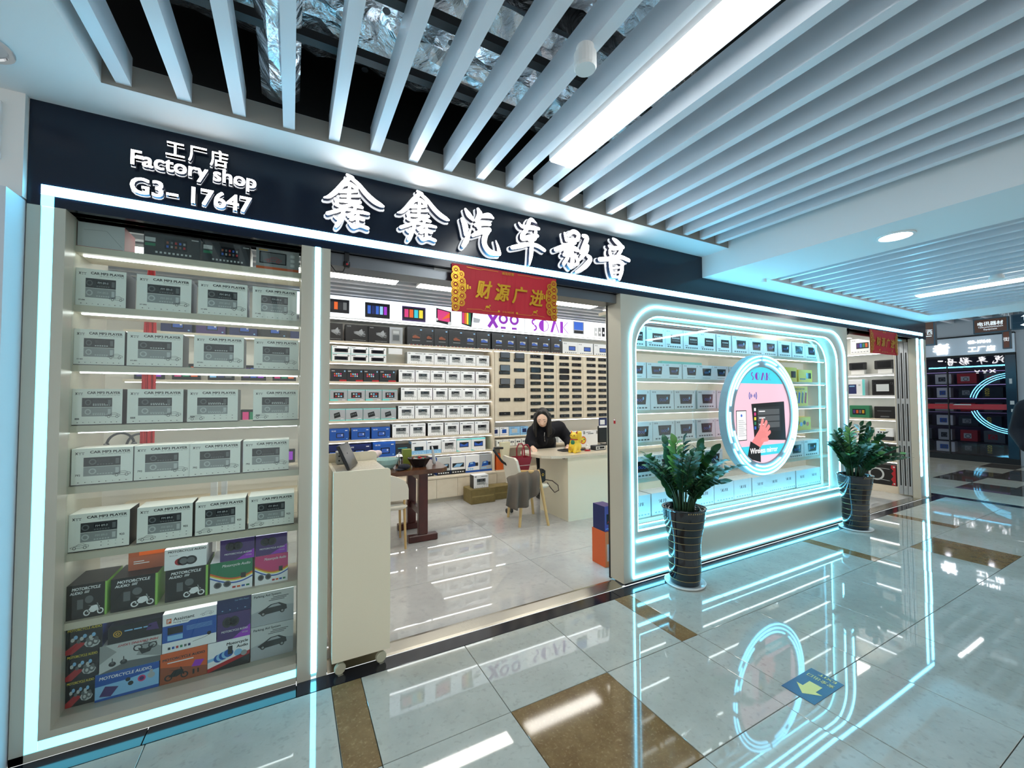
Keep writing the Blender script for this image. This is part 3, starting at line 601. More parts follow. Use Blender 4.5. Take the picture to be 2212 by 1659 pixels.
carton('radio_box', -.416, -.205, .122, 2.216, 2.334, .15, 'dark', 'black', pb, 'black touchscreen radio box on top shelf beside the golden box', 'box')
m = M(); m.rect(.015, .035, .145, .1, K['screen'], Y1); m.rect(.02, .04, .14, .095, K['mid'], Y2); car_lines(m, .04, .045, .08, K['red'], Y3); m.rect(0, 0, .205, .018, K['orange'], Y1)
for i in range(3): m.rect(.165, .03+.026*i, .185, .046+.026*i, K['lgrey'], Y1)
m.rect(.012, .104, .055, .112, K['gold'], Y1)
carton('camera_box', -.178, .03, .12, 2.216, 2.333, .15, 'grey', 'orange', P(m, .208, .117), 'grey and orange box with a car picture, at the post end of the top shelf', 'box')
# sixth level
def moto(m, x, z, s, a, b, y):     # tiny motorcycle
    for c in (.18, .82): m.annulus(x+s*c, z+s*.17, s*.1, s*.16, a, y, 16)
    m.flat([(x+s*.18, z+s*.2), (x+s*.4, z+s*.5), (x+s*.62, z+s*.52), (x+s*.8, z+s*.42), (x+s*.7, z+s*.25), (x+s*.5, z+s*.15)], a, y); m.line([(x+s*.8, z+s*.2), (x+s*.66, z+s*.62)], s*.05, b, y)
    m.flat([(x+s*.34, z+s*.5), (x+s*.2, z+s*.56), (x+s*.5, z+s*.48)], b, y-.0002)
w, h = .171, .16
m = M(); m.text('MOTORCYCLE', .022, h-.026, .019, K['white'], Y1, .03, sx=.95, shear=.2); m.text('AUDIO', .014, h-.044, .017, K['white'], Y1, .03, sx=.95, shear=.2)
for i in range(8): m.rect(.075+.005*(i // 2)+.0025*(i % 2), h-.043+.006*(i % 2), .0775+.005*(i // 2)+.0025*(i % 2), h-.037+.006*(i % 2), K['white'], Y1)
m.disc(.095, .085, .018, K['mid'], Y1); m.rect(.045, .045, .07, .09, K['mid'], Y1); moto(m, .07, .008, .09, K['white'], K['grey'], Y2); m.rect(w-.009, 0, w, h, K['lime'], Y1)
pm = P(m, w, h)
for i, (a, b) in enumerate([(-.886, -.751), (-.738, -.567), (-.538, -.367)]):
    carton('speaker_box', b-.171 if i else -.8885, b, .125, .501, .655, .2, 'black', 'lime', pm, 'black and lime MOTORCYCLE AUDIO box on the sixth shelf, ' + ORD[i] + ' from the cyan channel', 'box', 'black motorcycle audio boxes')
m = M(); m.text('MOTORCYCLE AUDIO', .09, .094, .0165, K['black'], Y1, .02, 'C', .92); m.text('Bluetooth', .02, .076, .008, K['mid'], Y1)
for c in (.075, .105): m.disc(c, .042, .025, K['dark'], Y1); m.disc(c, .042, .016, K['mid'], Y2)
m.disc(.06, .04, .02, K['red'], Y1)
carton('speaker_box', -.543, -.374, .125, .656, .757, .18, 'white', 'lgrey', P(m, .169, .115), 'white MOTORCYCLE AUDIO box stacked on a black and lime one', 'box')
m = M(); m.rect(.04, .07, .14, .09, K['orange'], Y1); m.rect(.02, .04, .06, .044, K['lgrey'], Y1); m.rect(.02, .03, .08, .034, K['lgrey'], Y1)
carton('speaker_box', -.70, -.55, .21, .656, .765, .1, 'brown', 'brown', P(m, .15, .11), 'rust orange box set back on top of two black and lime boxes', 'box')
def swoosh(m, w, h, cols, y):
    for i, c in enumerate(cols):
        P0 = [(w*t, h*(.62-.32*math.sin(t*2.4)+.045*i-.1*(1-t))) for t in [k/12 for k in range(13)]]; m.line(P0, h*.05, c, y-.0001*i)
def pr_wave(top, w=.185, h=.16):
    m = M(); m.flat([(0, h)]+[(w*t, h*(.62-.32*math.sin(t*2.4)-.1*(1-t))) for t in [k/12 for k in range(13)]]+[(w, h)], K[top], Y1)
    swoosh(m, w, h, [K['blue'], K['white'], K['yellow'], K['orange']], Y2); m.text('Motorcycle Audio', w*.94, h*.82, .02, K['white'], -.0016, .01, 'R', .85, .25)
    for c in (.18, .4): m.disc(w*c, h*.25, .017, K['mid'], -.0016); m.disc(w*c, h*.25, .011, K['dark'], -.0018)
    for i, c in enumerate(('red', 'orange', 'blue', 'green')): m.rect(w*(.52+.11*i), h*.08, w*(.6+.11*i), h*.14, K[c], -.0016)
    m.rect(w*.72, h*.38, w*.84, h*.55, K['dark'], -.0016); return m
carton('speaker_box', -.358, -.173, .125, .501, .655, .2, 'white', 'green', P(pr_wave('green'), .185, .16), 'green box reading Motorcycle Audio over a rainbow swoosh', 'box')
carton('speaker_box', -.162, -.007, .125, .501, .655, .2, 'white', 'pink', P(pr_wave('pink'), .185, .16), 'pink box reading Motorcycle Audio over a rainbow swoosh', 'box')
def pr_purple(w=.15, h=.115):
    m = M(); m.flat([(w*.45, 0), (w, 0), (w, h*.45)], K['violet'], Y1)
    for c in (.3, .5): m.disc(w*c, h*.66, h*.2, K['dark'], Y2); m.disc(w*c, h*.66, h*.12, K['screen'], Y3)
    m.text('MOTORCYCLE AUDIO', w*.92, h*.28, .0125, K['white'], Y2, .01, 'R', .95); m.text('MT208', w*.92, h*.14, .009, K['lgrey'], Y2, 0, 'R'); return m
pp = P(pr_purple(), .15, .115)
carton('speaker_box', -.317, -.166, .125, .656, .766, .2, 'purple', 'navy', pp, 'purple MOTORCYCLE AUDIO box stacked on the green one', 'box')
carton('speaker_box', -.160, -.012, .125, .656, .764, .2, 'purple', 'navy', pp, 'purple MOTORCYCLE AUDIO box stacked on the pink one', 'box')
# floor level of the case
w, h = .16, .12
m = M(); m.text('MOTORCYCLE AUDIO', w*.97, h-.02, .0155, K['yellow'], Y1, .02, 'R', .95); m.flat([(0, .02), (.05, .05), (.09, .04), (.03, .0), (0, 0)], K['red'], Y1)
m.ell((.115, Y2, .035), .036, .0003, .02, K['lgrey'], 16, 4); m.annulus(.105, .034, .008, .015, K['mid'], -.0014); m.annulus(.13, .04, .008, .015, K['mid'], -.0014)
for i in range(9): m.disc(.03+.013*i, .062+.012*math.sin(i*2.1), .009, [K['lgrey'], K['lblue'], K['mid']][i % 3], Y2-.00005*i, 10)
pk = P(m, w, h)
for i, (x1, z0, z1) in enumerate([(-.764, .346, .466), (-.779, .225, .344), (-.790, .104, .224)]):
    carton('speaker_box', max(x1-.16, -.888), x1, .13+.006*i, z0, z1, .2, 'screen', 'navy', pk, 'dark MOTORCYCLE AUDIO box with headlights, ' + ('topmost', 'middle one', 'lowest')[i] + ' of its stack of three', 'box', 'stack of dark motorcycle audio boxes')
w, h = .223, .145
m = M()
for P0, c in (([(0, .05), (.06, .1), (.02, .145), (0, .145)], 'grey'), ([(.06, .1), (.13, .06), (.16, .13), (.1, .145)], 'lgrey'), ([(.13, .06), (.223, .03), (.223, .08), (.16, .13)], 'grey'), ([(0, 0), (.223, 0), (.223, .03), (.1, .04)], 'mid')): m.flat(P0, K[c], Y1)
m.text('MINI DRIVING LIGHT', .21, .135, .0165, K['red'], Y2, .02, 'L', .95, .2, rot=PI)
for c in (.045, .085): m.disc(c, .04, .013, K['dark'], Y2); m.disc(c, .046, .006, K['mid'], Y3); m.line([(c, .05), (c, .07)], .003, K['dark'], Y2)
for c in (.135, .19): m.annulus(c, .098, .012, .017, K['dark'], Y2)
m.flat([(.135, .098), (.15, .06), (.18, .066), (.195, .1), (.165, .085)], K['dark'], Y3); m.line([(.12, .112), (.205, .112)], .004, K['dark'], Y3)
carton('light_box', -.773, -.548, .13, .226, .352, .2, 'lgrey', 'mid', P(m, w, h), 'silver MINI DRIVING LIGHT box lying upside down on the blue one', 'box')
m = M(); m.annulus(.035, .045, .012, .016, K['gold'], Y1); m.annulus(.035, .045, .004, .008, K['gold'], Y1)
for i in range(3): m.rect(.06+.035*i, .05, .09+.035*i, .056, K['lblue'], Y1)
m.flat([(.14, .035), (.19, .03), (.18, .07), (.15, .065)], K['purple'], Y1)
carton('alarm_box', -.746, -.549, .13, .353, .433, .2, 'screen', 'purple', P(m, .2, .085), 'dark box with a golden bull emblem on the driving light box', 'box')
w, h = .229, .12
m = M(); m.flat([(0, h), (w, h), (w, h*.75), (w*.5, h*.6), (0, h*.55)], K['blue'], Y1); m.flat([(0, 0), (w, 0), (w, h*.12), (0, h*.08)], K['blue'], Y1)
m.text('MOTORCYCLE AUDIO', .014, h*.78, .0195, K['white'], Y2, .02, sx=.95, shear=.15)
m.flat([(.015, .02), (.055, .012), (.082, .05), (.035, .062)], K['purple'], Y2); m.disc(.115, .07, .009, K['dark'], Y2); m.disc(.125, .05, .01, K['dark'], Y2)
m.disc(.165, .06, .015, K['pink'], Y2); m.disc(.165, .06, .009, K['purple'], Y3); m.disc(.2, .065, .014, K['silver'], Y2); m.disc(.2, .085, .007, K['silver'], Y2)
carton('speaker_box', -.785, -.555, .128, .104, .225, .2, 'lblue', 'blue', P(m, w, h), 'blue MOTORCYCLE AUDIO box with amplifier pictures on the case floor', 'box')
w, h = .218, .19
m = M(); m.rect(.0, .05, w, .132, K['blue'], Y1); m.flat([(.1, .132), (w, .132), (w, .14), (.11, .14)], K['blue'], Y1); m.rect(.015, .142, .034, .166, K['orange'], Y1); m.text('P', .0195, .1455, .024, K['white'], Y2, .02)
m.text('Assistant', .042, .152, .022, K['dark'], Y1, .015, sx=1.05); m.text('Parking Sensor', .042, .14, .0105, K['dark'], Y1)
car_lines(m, .15, .15, .055, K['mid'], Y1); m.rect(.02, .088, .08, .122, K['screen'], Y2); m.rect(.02, .058, .08, .082, K['lblue'], Y2)
for i in range(4): m.rect(.095, .112-.006*i, .2, .1135-.006*i, K['lblue'], Y2)
for i, c in enumerate(('dark', 'blue', 'red', 'green', 'mid', 'navy')): m.rect(.022+.016*i, .014, .032+.016*i, .026, K[c], Y1)
m.disc(.188, .056, .009, K['black'], Y2); m.line([(.12, .03), (.17, .04), (.19, .048)], .0015, K['black'], Y2)
carton('sensor_box', -.5455, -.328, .13, .252, .441, .2, 'white', 'blue', P(m, w, h), 'blue and white Assistant Parking Sensor box with an orange P', 'box')
w, h = .19, .158
m = M(); m.flat([(0, 0), (w, 0), (w, .05), (0, .09)], K['brown'], Y1); m.text('MOTORCYCLE AUDIO', w*.5, h-.04, .0185, K['dark'], Y2, .03, 'C', .92); m.rect(w*.15, h-.055, w*.7, h-.050, K['white'], Y2)
m.flat([(.125, .06), (.16, .055), (.178, .085), (.14, .092)], K['violet'], Y2); moto(m, .015, .012, .1, K['dark'], K['black'], Y2); m.rect(.13, .02, .138, .045, K['dark'], Y2); m.rect(.15, .022, .156, .045, K['dark'], Y2)
carton('speaker_box', -.551, -.364, .128, .104, .251, .2, 'orange', 'brown', P(m, w, h), 'orange MOTORCYCLE AUDIO box under the parking sensor box', 'box')
w, h = .181, .145
m = M(); m.flat([(0, 0), (w, .05), (w, .07), (0, .02)], K['red'], Y2); m.flat([(0, 0), (w, 0), (w, .05)], K['dark'], Y1); m.text('Motorcycle', w*.95, h-.028, .0195, K['black'], Y1, .03, 'R', 1.05, .1); m.text('Audio', w*.95, h-.05, .0195, K['black'], Y1, .03, 'R', 1.05, .1)
m.flat([(0, .05), (.05, .06), (.05, .072), (0, .066)], K['lblue'], Y1)
for i in range(5): m.disc(.045+.011*i, .062+.004*i, .02, [K['blue'], K['lblue']][i % 2], Y2-.00005*i)
m.rect(.085, .07, .105, .112, K['dark'], Y3); m.disc(.13, .07, .018, K['lblue'], Y2); m.disc(.155, .062, .014, K['grey'], Y3)
carton('speaker_box', -.362, -.180, .128, .104, .249, .2, 'white', 'red', P(m, w, h), 'white Motorcycle Audio box with blue handlebar clamp picture', 'box')
carton('speaker_box', -.324, -.179, .128, .250, .385, .2, 'purple', 'lblue', pp, 'purple MOTORCYCLE AUDIO box above the white one with handlebar picture', 'box')
m = M(); m.text('Car MP3 Player', .14, .055, .01, K['lblue'], Y1, 0, 'R'); icons(m, .02, .12, .012, .006, K['lblue'], Y1, 4)
carton('radio_box', -.326, -.178, .13, .386, .463, .2, 'navy', 'navy', P(m, .149, .077), 'dark blue Car MP3 Player box on top of a purple one', 'box')
w, h = .2, .176
m = M(); m.flat([(0, .07), (.1, .1), (w, .085), (w, h), (0, h)], K['lgrey'], Y1); m.text('Parking Aid System', .012, h-.024, .0165, K['dark'], Y2, .02); 
for i in range(3): m.rect(.1-.01*i, h-.036-.008*i, .175-.01*i, h-.033-.008*i, K['dark'], Y2)
m.flat([(.03, .07), (.06, .086), (.09, .105), (.13, .108), (.165, .088), (.168, .066), (.15, .06), (.05, .054)], K['dark'], Y2); m.flat([(.075, .088), (.095, .101), (.125, .103), (.14, .09)], K['silver'], Y3)
for c in (.055, .145): m.disc(c, .06, .011, K['black'], Y3); m.disc(c, .06, .006, K['grey'], -.0016)
pz = P(m, w, h)
for i, (z0, z1) in enumerate(((.2815, .456), (.104, .28))):
    carton('sensor_box', -.176, .024, .13, z0, z1, .2, 'silver', 'mid', pz, 'silver Parking Aid System box with a sports car, ' + ('upper' if i == 0 else 'lower') + ' of two', 'box', 'parking aid boxes')

# ---- right display case: SOAK boxes
def soak(m, x, z, s, mt, y, sx=1.):
    """stencil style S O A K lettering, half thick half thin"""
    o = x
    m.annulus(o+s*.28*sx, z+s*.74, s*.12, s*.27, mt, y, 10, PI*.35, PI*1.5); m.annulus(o+s*.28*sx, z+s*.26, s*.12, s*.27, mt, y, 10, -PI*.6, PI*.5); o += s*.75*sx
    m.annulus(o+s*.4*sx, z+s*.5, s*.44, s*.5, mt, y, 18); m.flat([(o+s*.4*sx+s*.46*math.cos(a), z+s*.5+s*.48*math.sin(a)) for a in [PI/2+PI*k/8 for k in range(9)]], mt, y); o += s*1.0*sx
    m.flat([(o, z), (o+s*.3*sx, z+s), (o+s*.55*sx, z+s), (o+s*.25*sx, z)], mt, y); m.line([(o+s*.45*sx, z+s), (o+s*.82*sx, z)], s*.09, mt, y); o += s*.95*sx
    m.rect(o, z, o+s*.28*sx, z+s, mt, y); m.line([(o+s*.3*sx, z+s*.5), (o+s*.75*sx, z+s)], s*.06, mt, y); m.line([(o+s*.3*sx, z+s*.5), (o+s*.8*sx, z)], s*.06, mt, y)
def pr_soak(w, h, kind=0):
    m = M(); soak(m, w*.06, h*.86, h*.075, K['dark'], Y1, 1.1); m.rect(w*.88, h*.84, w*.93, h*.94, K['lgrey'], Y1)
    if kind == 0:
        m.rect(w*.3, h*.28, w*.86, h*.72, K['screen'], Y1)
        for i in range(5):
            for j in range(2): m.rect(w*(.4+.085*i), h*(.52-.14*j), w*(.45+.085*i), h*(.6-.14*j), K['lgrey'] if j == 0 else K['mid'], Y2)
        m.rect(w*.08, h*.2, w*.26, h*.23, K['mid'], Y1)
    else:
        m.flat([(w*.28, h*.28), (w*.8, h*.28), (w*.84, h*.78), (w*.24, h*.78)], K['black'], Y1); m.rect(w*.31, h*.36, w*.77, h*.73, K['screen'], Y2)
        m.disc(w*.7, h*.58, h*.05, K['lblue'], Y3, 12, h*.08)
        for i in range(3): m.annulus(w*(.42+.1*i), h*.5, h*.05, h*.07, K['scrblue'], Y3, 10)
    if kind < 2:
        for i in range(6): m.rect(w*(.12+.13*i), h*.08, w*(.21+.13*i), h*.15, K['mid'], Y1)
    else: m.rect(w*.25, h*.1, w*.75, h*.13, K['grey'], Y1)
    return m
ps0 = P(pr_soak(.25, .185, 0), .25, .185); ps1 = P(pr_soak(.26, .165, 1), .26, .165); ps2 = P(pr_soak(.23, .145, 2), .23, .145); ps3 = P(pr_soak(.29, .18, 1), .29, .18)
m = M(); soak(m, .09, .10, .03, K['dark'], Y1, 1.05)
for i in range(6): m.rect(.04+.04*i, .018, .065+.04*i, .03, K['grey'], Y1)
ps5 = P(m, .28, .19)
g = 'white radio boxes in the rounded display case'
def soakrow(edges, z, h, prf, row, y=.215, d=.16):
    for i, (a, b) in enumerate(edges):
        pr = prf(i) if callable(prf) else prf
        carton('radio_box', a, b, y+.004*((i*7) % 3), z+.0005, z+h, d, 'white', 'lgrey', pr, 'white SOAK radio box, ' + ORD[i] + ' from the doorway on the ' + row + ' of the rounded case', 'box', g)
soakrow([(2.615, 2.836), (2.86, 3.096), (3.104, 3.346), (3.348, 3.582), (3.588, 3.828), (3.853, 4.086), (4.097, 4.379), (4.39, 4.653), (4.661, 4.931), (4.939, 5.212), (5.234, 5.509), (5.524, 5.80)], 1.96, .185, lambda i: ps0 if i < 6 else ps1, 'top shelf')
soakrow([(2.62, 2.838), (2.854, 3.089), (3.092, 3.323), (3.33, 3.558), (3.563, 3.791), (3.795, 4.03), (4.04, 4.27), (4.28, 4.51), (4.53, 4.76), (4.78, 5.01)], 1.672, .145, ps2, 'second shelf')
soakrow([(2.60, 2.885), (2.895, 3.201), (3.213, 3.513), (3.53, 3.81), (3.83, 4.12), (4.14, 4.43)], 1.384, .182, ps3, 'third shelf')
soakrow([(2.62, 2.908), (2.916, 3.206), (3.22, 3.504), (3.512, 3.79), (3.8, 4.08)], 1.096, .182, ps3, 'fourth shelf')
soakrow([(2.60, 2.93), (2.95, 3.26), (3.28, 3.58), (3.6, 3.9), (5.098, 5.428), (5.443, 5.78)], .775, .195, ps3, 'fifth shelf')
soakrow([(2.60, 2.87), (2.89, 3.17), (3.18, 3.46), (3.47, 3.75), (3.764, 4.075), (4.086, 4.386), (4.391, 4.67), (4.675, 4.946), (4.951, 5.238), (5.244, 5.49), (5.496, 5.785)], .425, .2, ps5, 'lowest shelf')
def plainbox(x0, x1, y, z, h, body, label, d=.16, tail=None):
    m = M(); w = x1-x0; m.rect(w*.08, h*.2, w*.5, h*.3, K['mid'], Y1); m.rect(w*.55, h*.3, w*.92, h*.75, K['screen'], Y1); return carton('product_box', x0, x1, y, z+.0005, z+h, d, body, body, P(m, w, h), label, 'box')
plainbox(3.25, 3.85, .40, 1.672, .19, 'teal', 'turquoise box standing behind the white boxes of the rounded case', .05)
plainbox(5.05, 5.32, .22, 1.672, .17, 'yellow', 'box added for the yellow glass reflection, pillar end of the second shelf')  # yellow boxes added in place of a reflection in the window glass
plainbox(5.36, 5.66, .22, 1.672, .15, 'yellow', 'lower box added for the yellow glass reflection, rounded case second shelf')
m = M()  # battery boxes below are added to stand in for a mirrored glass reflection
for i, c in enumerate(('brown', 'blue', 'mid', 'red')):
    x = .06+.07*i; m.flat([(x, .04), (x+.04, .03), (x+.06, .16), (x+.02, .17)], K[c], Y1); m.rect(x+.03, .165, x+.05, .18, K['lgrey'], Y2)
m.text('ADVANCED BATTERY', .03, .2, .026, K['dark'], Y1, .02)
carton('orange_or_reflection_box', 4.8, 5.15, .22, 1.3845, 1.62, .16, 'yellow', 'yellow', P(m, .35, .24), 'box added for the yellow ADVANCED BATTERY glass reflection, third shelf', 'box')
carton('orange_or_reflection_box', 5.2, 5.55, .22, 1.3845, 1.62, .16, 'yellow', 'white', P(m, .35, .24), 'white-sided box added for the yellow ADVANCED BATTERY glass reflection, nearest the end pillar', 'box')
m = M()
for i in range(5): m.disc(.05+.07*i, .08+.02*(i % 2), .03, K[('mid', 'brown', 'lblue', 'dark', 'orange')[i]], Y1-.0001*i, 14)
carton('orange_or_reflection_box', 4.75, 5.15, .22, 1.0965, 1.27, .16, 'white', 'lblue', P(m, .4, .175), 'white box added for the glass reflection of battery cells, fourth shelf', 'box')
carton('orange_or_reflection_box', 5.2, 5.6, .22, 1.0965, 1.25, .16, 'yellow', 'yellow', P(m, .4, .175), 'yellow box added for the glass reflection of battery cells, fourth shelf', 'box')

# ================================================================ ROUND SIGN ON THE DISPLAY CASE
EK = {}
def ek(n, s=.95):
    if (n, s) not in EK:
        c = tuple(K[n].diffuse_color)[:3]; EK[n, s] = emat('backlit_%s_%d' % (n, s*100), c, s); EK[n, s].node_tree.nodes['Principled BSDF'].inputs['Base Color'].default_value = (c[0]*.25, c[1]*.25, c[2]*.25, 1)
    return EK[n, s]
rs = thing('round_sign', (4.14, 0, 1.32), label='round illuminated SOAK sign with concentric neon rings on the display case', cat='sign')
obj('drum', M().annulus(0, 0, .478, .60, mat('white_sign_rim', (150, 162, 166), .35), -.075, 64, y1=-.002).annulus(0, 0, .4, .478, white, -.06, 48, y1=-.05), rs)
led_r = emat('cyan_ring_led', CYAN, E_LED*.4)
def ring(r, spans, t=.0075):
    m = M()
    for a, b in spans:
        n = max(6, int(abs(b-a)/5)); m.tube([(r*math.cos(math.radians(a+(b-a)*i/n)), -.083, r*math.sin(math.radians(a+(b-a)*i/n))) for i in range(n+1)], t, led_r, 8)
    return obj('neon_ring', m, rs)
ring(.582, [(93, 205), (212, 450)]); ring(.545, [(95, 170), (176, 200), (208, 216), (222, 330), (-28, 60), (66, 91)]); ring(.508, [(100, 150), (196, 240), (252, 300), (-50, 85)])
m = M(); R = .474
def chord(z0, z1):                     # part of the disc between two heights
    a0, a1 = math.asin(max(-1, z0/R)), math.asin(min(1, z1/R)); n = 14
    return [(R*math.cos(a0+(a1-a0)*i/n), R*math.sin(a0+(a1-a0)*i/n)) for i in range(n+1)]+[(-R*math.cos(a1+(a0-a1)*i/n), R*math.sin(a1+(a0-a1)*i/n)) for i in range(n+1)]
m.flat(chord(-R, R), ek('lpink', .8), -.0615); m.flat(chord(.31, R), ek('cyan', .95), -.063); m.flat(chord(-R, -.33), ek('lpink', .9), -.0632); m.flat(chord(-.40, -.30), ek('cyan', .95), -.0634)
soak(m, -.19, .345, .075, ek('violet', .55), -.066, 1.25)
m.text('Wireless mirror', .0, -.372, .075, ek('white', .95), -.0685, .02, 'C', .92)
for r in (.012, .03, .055):
    for a0 in (-.6, PI-.6): m.annulus(-.16, .19, r, r+.012, ek('blue', .7), -.065, 8, a0, a0+1.2)
m.rect(-.43, -.24, -.27, .05, ek('black', .4), -.064); m.rect(-.422, -.232, -.278, .042, ek('white', .85), -.065); m.disc(-.35, .0, .014, ek('scrblue', .8), -.066, 12)
for i in range(9): m.rect(-.40, -.05-.018*i, -.32+.02*(i % 3), -.045-.018*i, ek('grey', .7), -.066)
m.flat([(-.19, .11), (.37, .13), (.39, -.27), (-.15, -.24)], ek('black', .5), -.065); m.flat([(-.10, .075), (.30, .085), (.30, -.17), (-.09, -.15)], ek('dark', .55), -.0655)
for i in range(3): m.rect(-.09, .0-.065*i, .28, .055-.065*i, ek('mid', .5), -.066); m.rect(-.07, .03-.065*i, .03, .04-.065*i, ek('white', .8), -.0665)
for i, c in enumerate(('white', 'pink', 'yellow', 'green', 'scrblue')): m.rect(-.15, .04-.045*i, -.12, .07-.045*i, ek(c, .8), -.0665)
sk = ek('skin', .8); sk2 = ek('skin', .9)
m.flat([(-.21, -.27), (-.07, -.33), (.03, -.24), (-.08, -.15)], sk, -.067); m.disc(-.01, -.19, .085, sk, -.0672, 24, .075)
for k, (x0, z0, x1, z1, r) in enumerate([(-.05, -.14, -.015, -.055, .021), (.0, -.135, .045, -.075, .022), (.04, -.16, .085, -.12, .022), (.055, -.20, .10, -.175, .02), (-.03, -.25, .06, -.245, .02)]):
    m.line([(x0, z0), (x1, z1)], 2*r, sk2, -.0674-.00005*k); m.disc(x1, z1, r, sk2, -.06742-.00005*k, 14); m.disc(x0, z0, r, sk2, -.06742-.00005*k, 14)
m.flat([(-.27, -.39), (-.22, -.25), (-.06, -.32), (-.06, -.465), (-.2, -.43)], ek('black', .3), -.068)
obj('backlit_picture', m, rs, label='backlit picture of a hand touching a car screen')

# ================================================================ RED BANNERS
cloth = mat('red_banner_cloth', (182, 18, 38), .6); goldp = mat('gold_foil_print', (222, 170, 48), .28, metal=.55)
def banner(x0, label):
    t = thing('banner', (x0, -.006, 2.06), label=label, cat='banner'); W, H = .808, .312; nx = 24
    def yy(x): return -.006*math.sin(x*9)-.004*math.sin(x*23)
    vs = []; fs = []
    for i in range(nx+1):
        x = W*i/nx
        for z in (0, H): vs += [(x, yy(x)*(1-z/H)-.004, z), (x, yy(x)*(1-z/H)-.0025, z)]
    for i in range(nx):
        a, b = 4*i, 4*i+4; fs += [(a, b, b+2, a+2), (a+1, a+3, b+3, b+1), (a, a+1, b+1, b), (a+2, b+2, b+3, a+3)]
    obj('cloth', M().add(vs, fs, cloth), t)
    m = M()
    for i, ch in enumerate('财源广进'): m.text(ch, .165+.137*i, .115-.004*i, .128, goldp, -.0135, .03, sx=.86, shear=.18)
    m.text('诚信经营', W/2, .285, .022, goldp, -.012, .008, 'C', 1.1)
    for sx, x in ((1, 0), (-1, W)):
        for k, (a, b, r) in enumerate([(.012, .03, .03), (.012, .075, .034), (.012, .125, .034), (.012, .175, .034), (.012, .225, .034), (.014, .27, .028), (.052, .06, .026), (.056, .105, .03), (.058, .152, .03), (.054, .2, .03), (.05, .245, .024)]):
            for q in (1., .66): m.annulus(x+sx*(a+.012), b, r*q*.72, r*q*.92, goldp, -.0112-.0002*k, 16)
            m.rect(x+sx*(a+.012)-r*.2, b-r*.2, x+sx*(a+.012)+r*.2, b+r*.2, goldp, -.0112-.0002*k)
        for k in range(3): m.rect(x+sx*(.09+.017*k)-.006, .148+.004*k, x+sx*(.09+.017*k)+.006, .19-.008*k, goldp, -.0118)
    for z, d in ((.022, 1), (.298, -1)): m.line([(.1, z), (.2, z+.006*d), (.22, z), (.33, z)], .002, goldp, -.0118); m.line([(.48, z), (.58, z), (.6, z+.006*d), (.7, z)], .002, goldp, -.0118)
    for x in (.25, .62):
        m.ell((x, -.0118, .05), .016, .0002, .008, goldp, 12, 4); m.line([(x-.012, .046), (x-.02, .03)], .003, goldp, -.0118); m.line([(x+.01, .046), (x+.02, .034)], .003, goldp, -.0118); m.disc(x+.017, .06, .006, goldp, -.0119, 8)
    m.text('义乌小商品城', W/2, .022, .015, goldp, -.012, .0, 'C'); m.disc(W/2-.07, .028, .008, goldp, -.012, 10); m.disc(W/2+.07, .028, .008, goldp, -.012, 10)
    obj('gold_print', m, t, label='gold foil lettering and coin pattern')
banner(.899, 'red and gold New Year banner hanging over the main doorway'); banner(6.603, 'red and gold New Year banner hanging over the far doorway')
t = thing('security_camera', (.274, .03, 2.343), label='small black camera with a cable under the fascia by the post', cat='camera')
obj('bracket', M().box(-.012, .012, -.01, .01, -.05, 0, blackm), t); obj('camera_body', M().lathe([(.018, -.05), (.02, -.07), (.014, -.085)], blackp, 14).disc(0, -.068, .006, K['red'], -.021, 10), t); obj('cable', M().tube([(0, 0, -.06), (-.02, -.005, -.11), (-.06, -.01, -.115), (-.085, -.005, -.08), (-.088, 0, -.02)], .003, blackm, 6), t)

# ================================================================ PLANTS
potm = mat('black_glazed_ceramic', (14, 18, 26), .12, coat=.6); gline = mat('gold_rim_line', (150, 132, 90), .35, metal=.6)
leafA = mat('plant_leaf_dark', (36, 74, 52), .3, noise=(9, (48, 96, 58), 3, .25)); leafB = mat('plant_leaf_fresh', (92, 148, 74), .35); stemm = mat('plant_stem', (44, 72, 46), .5)
def leafmesh(mt):
    vs = []; fs = []; n = 7
    for i in range(n):
        t = i/(n-1); w = .72*math.sin(PI*min(1, t*.9+.09))**.8*(1-.15*t); x = t; z = .10*math.sin(PI*t)-.12*t*t
        vs += [(x, -w*.46, z-.03), (x, 0, z-.09*w-.0), (x, w*.46, z-.03)]
    for i in range(n-1):
        a, b = 3*i, 3*i+3; fs += [(a, b, b+1, a+1), (a+1, b+1, b+2, a+2)]
    return M().add(vs, fs, mt).mesh('leaf', True)
_lA, _lB = leafmesh(leafA), leafmesh(leafB)
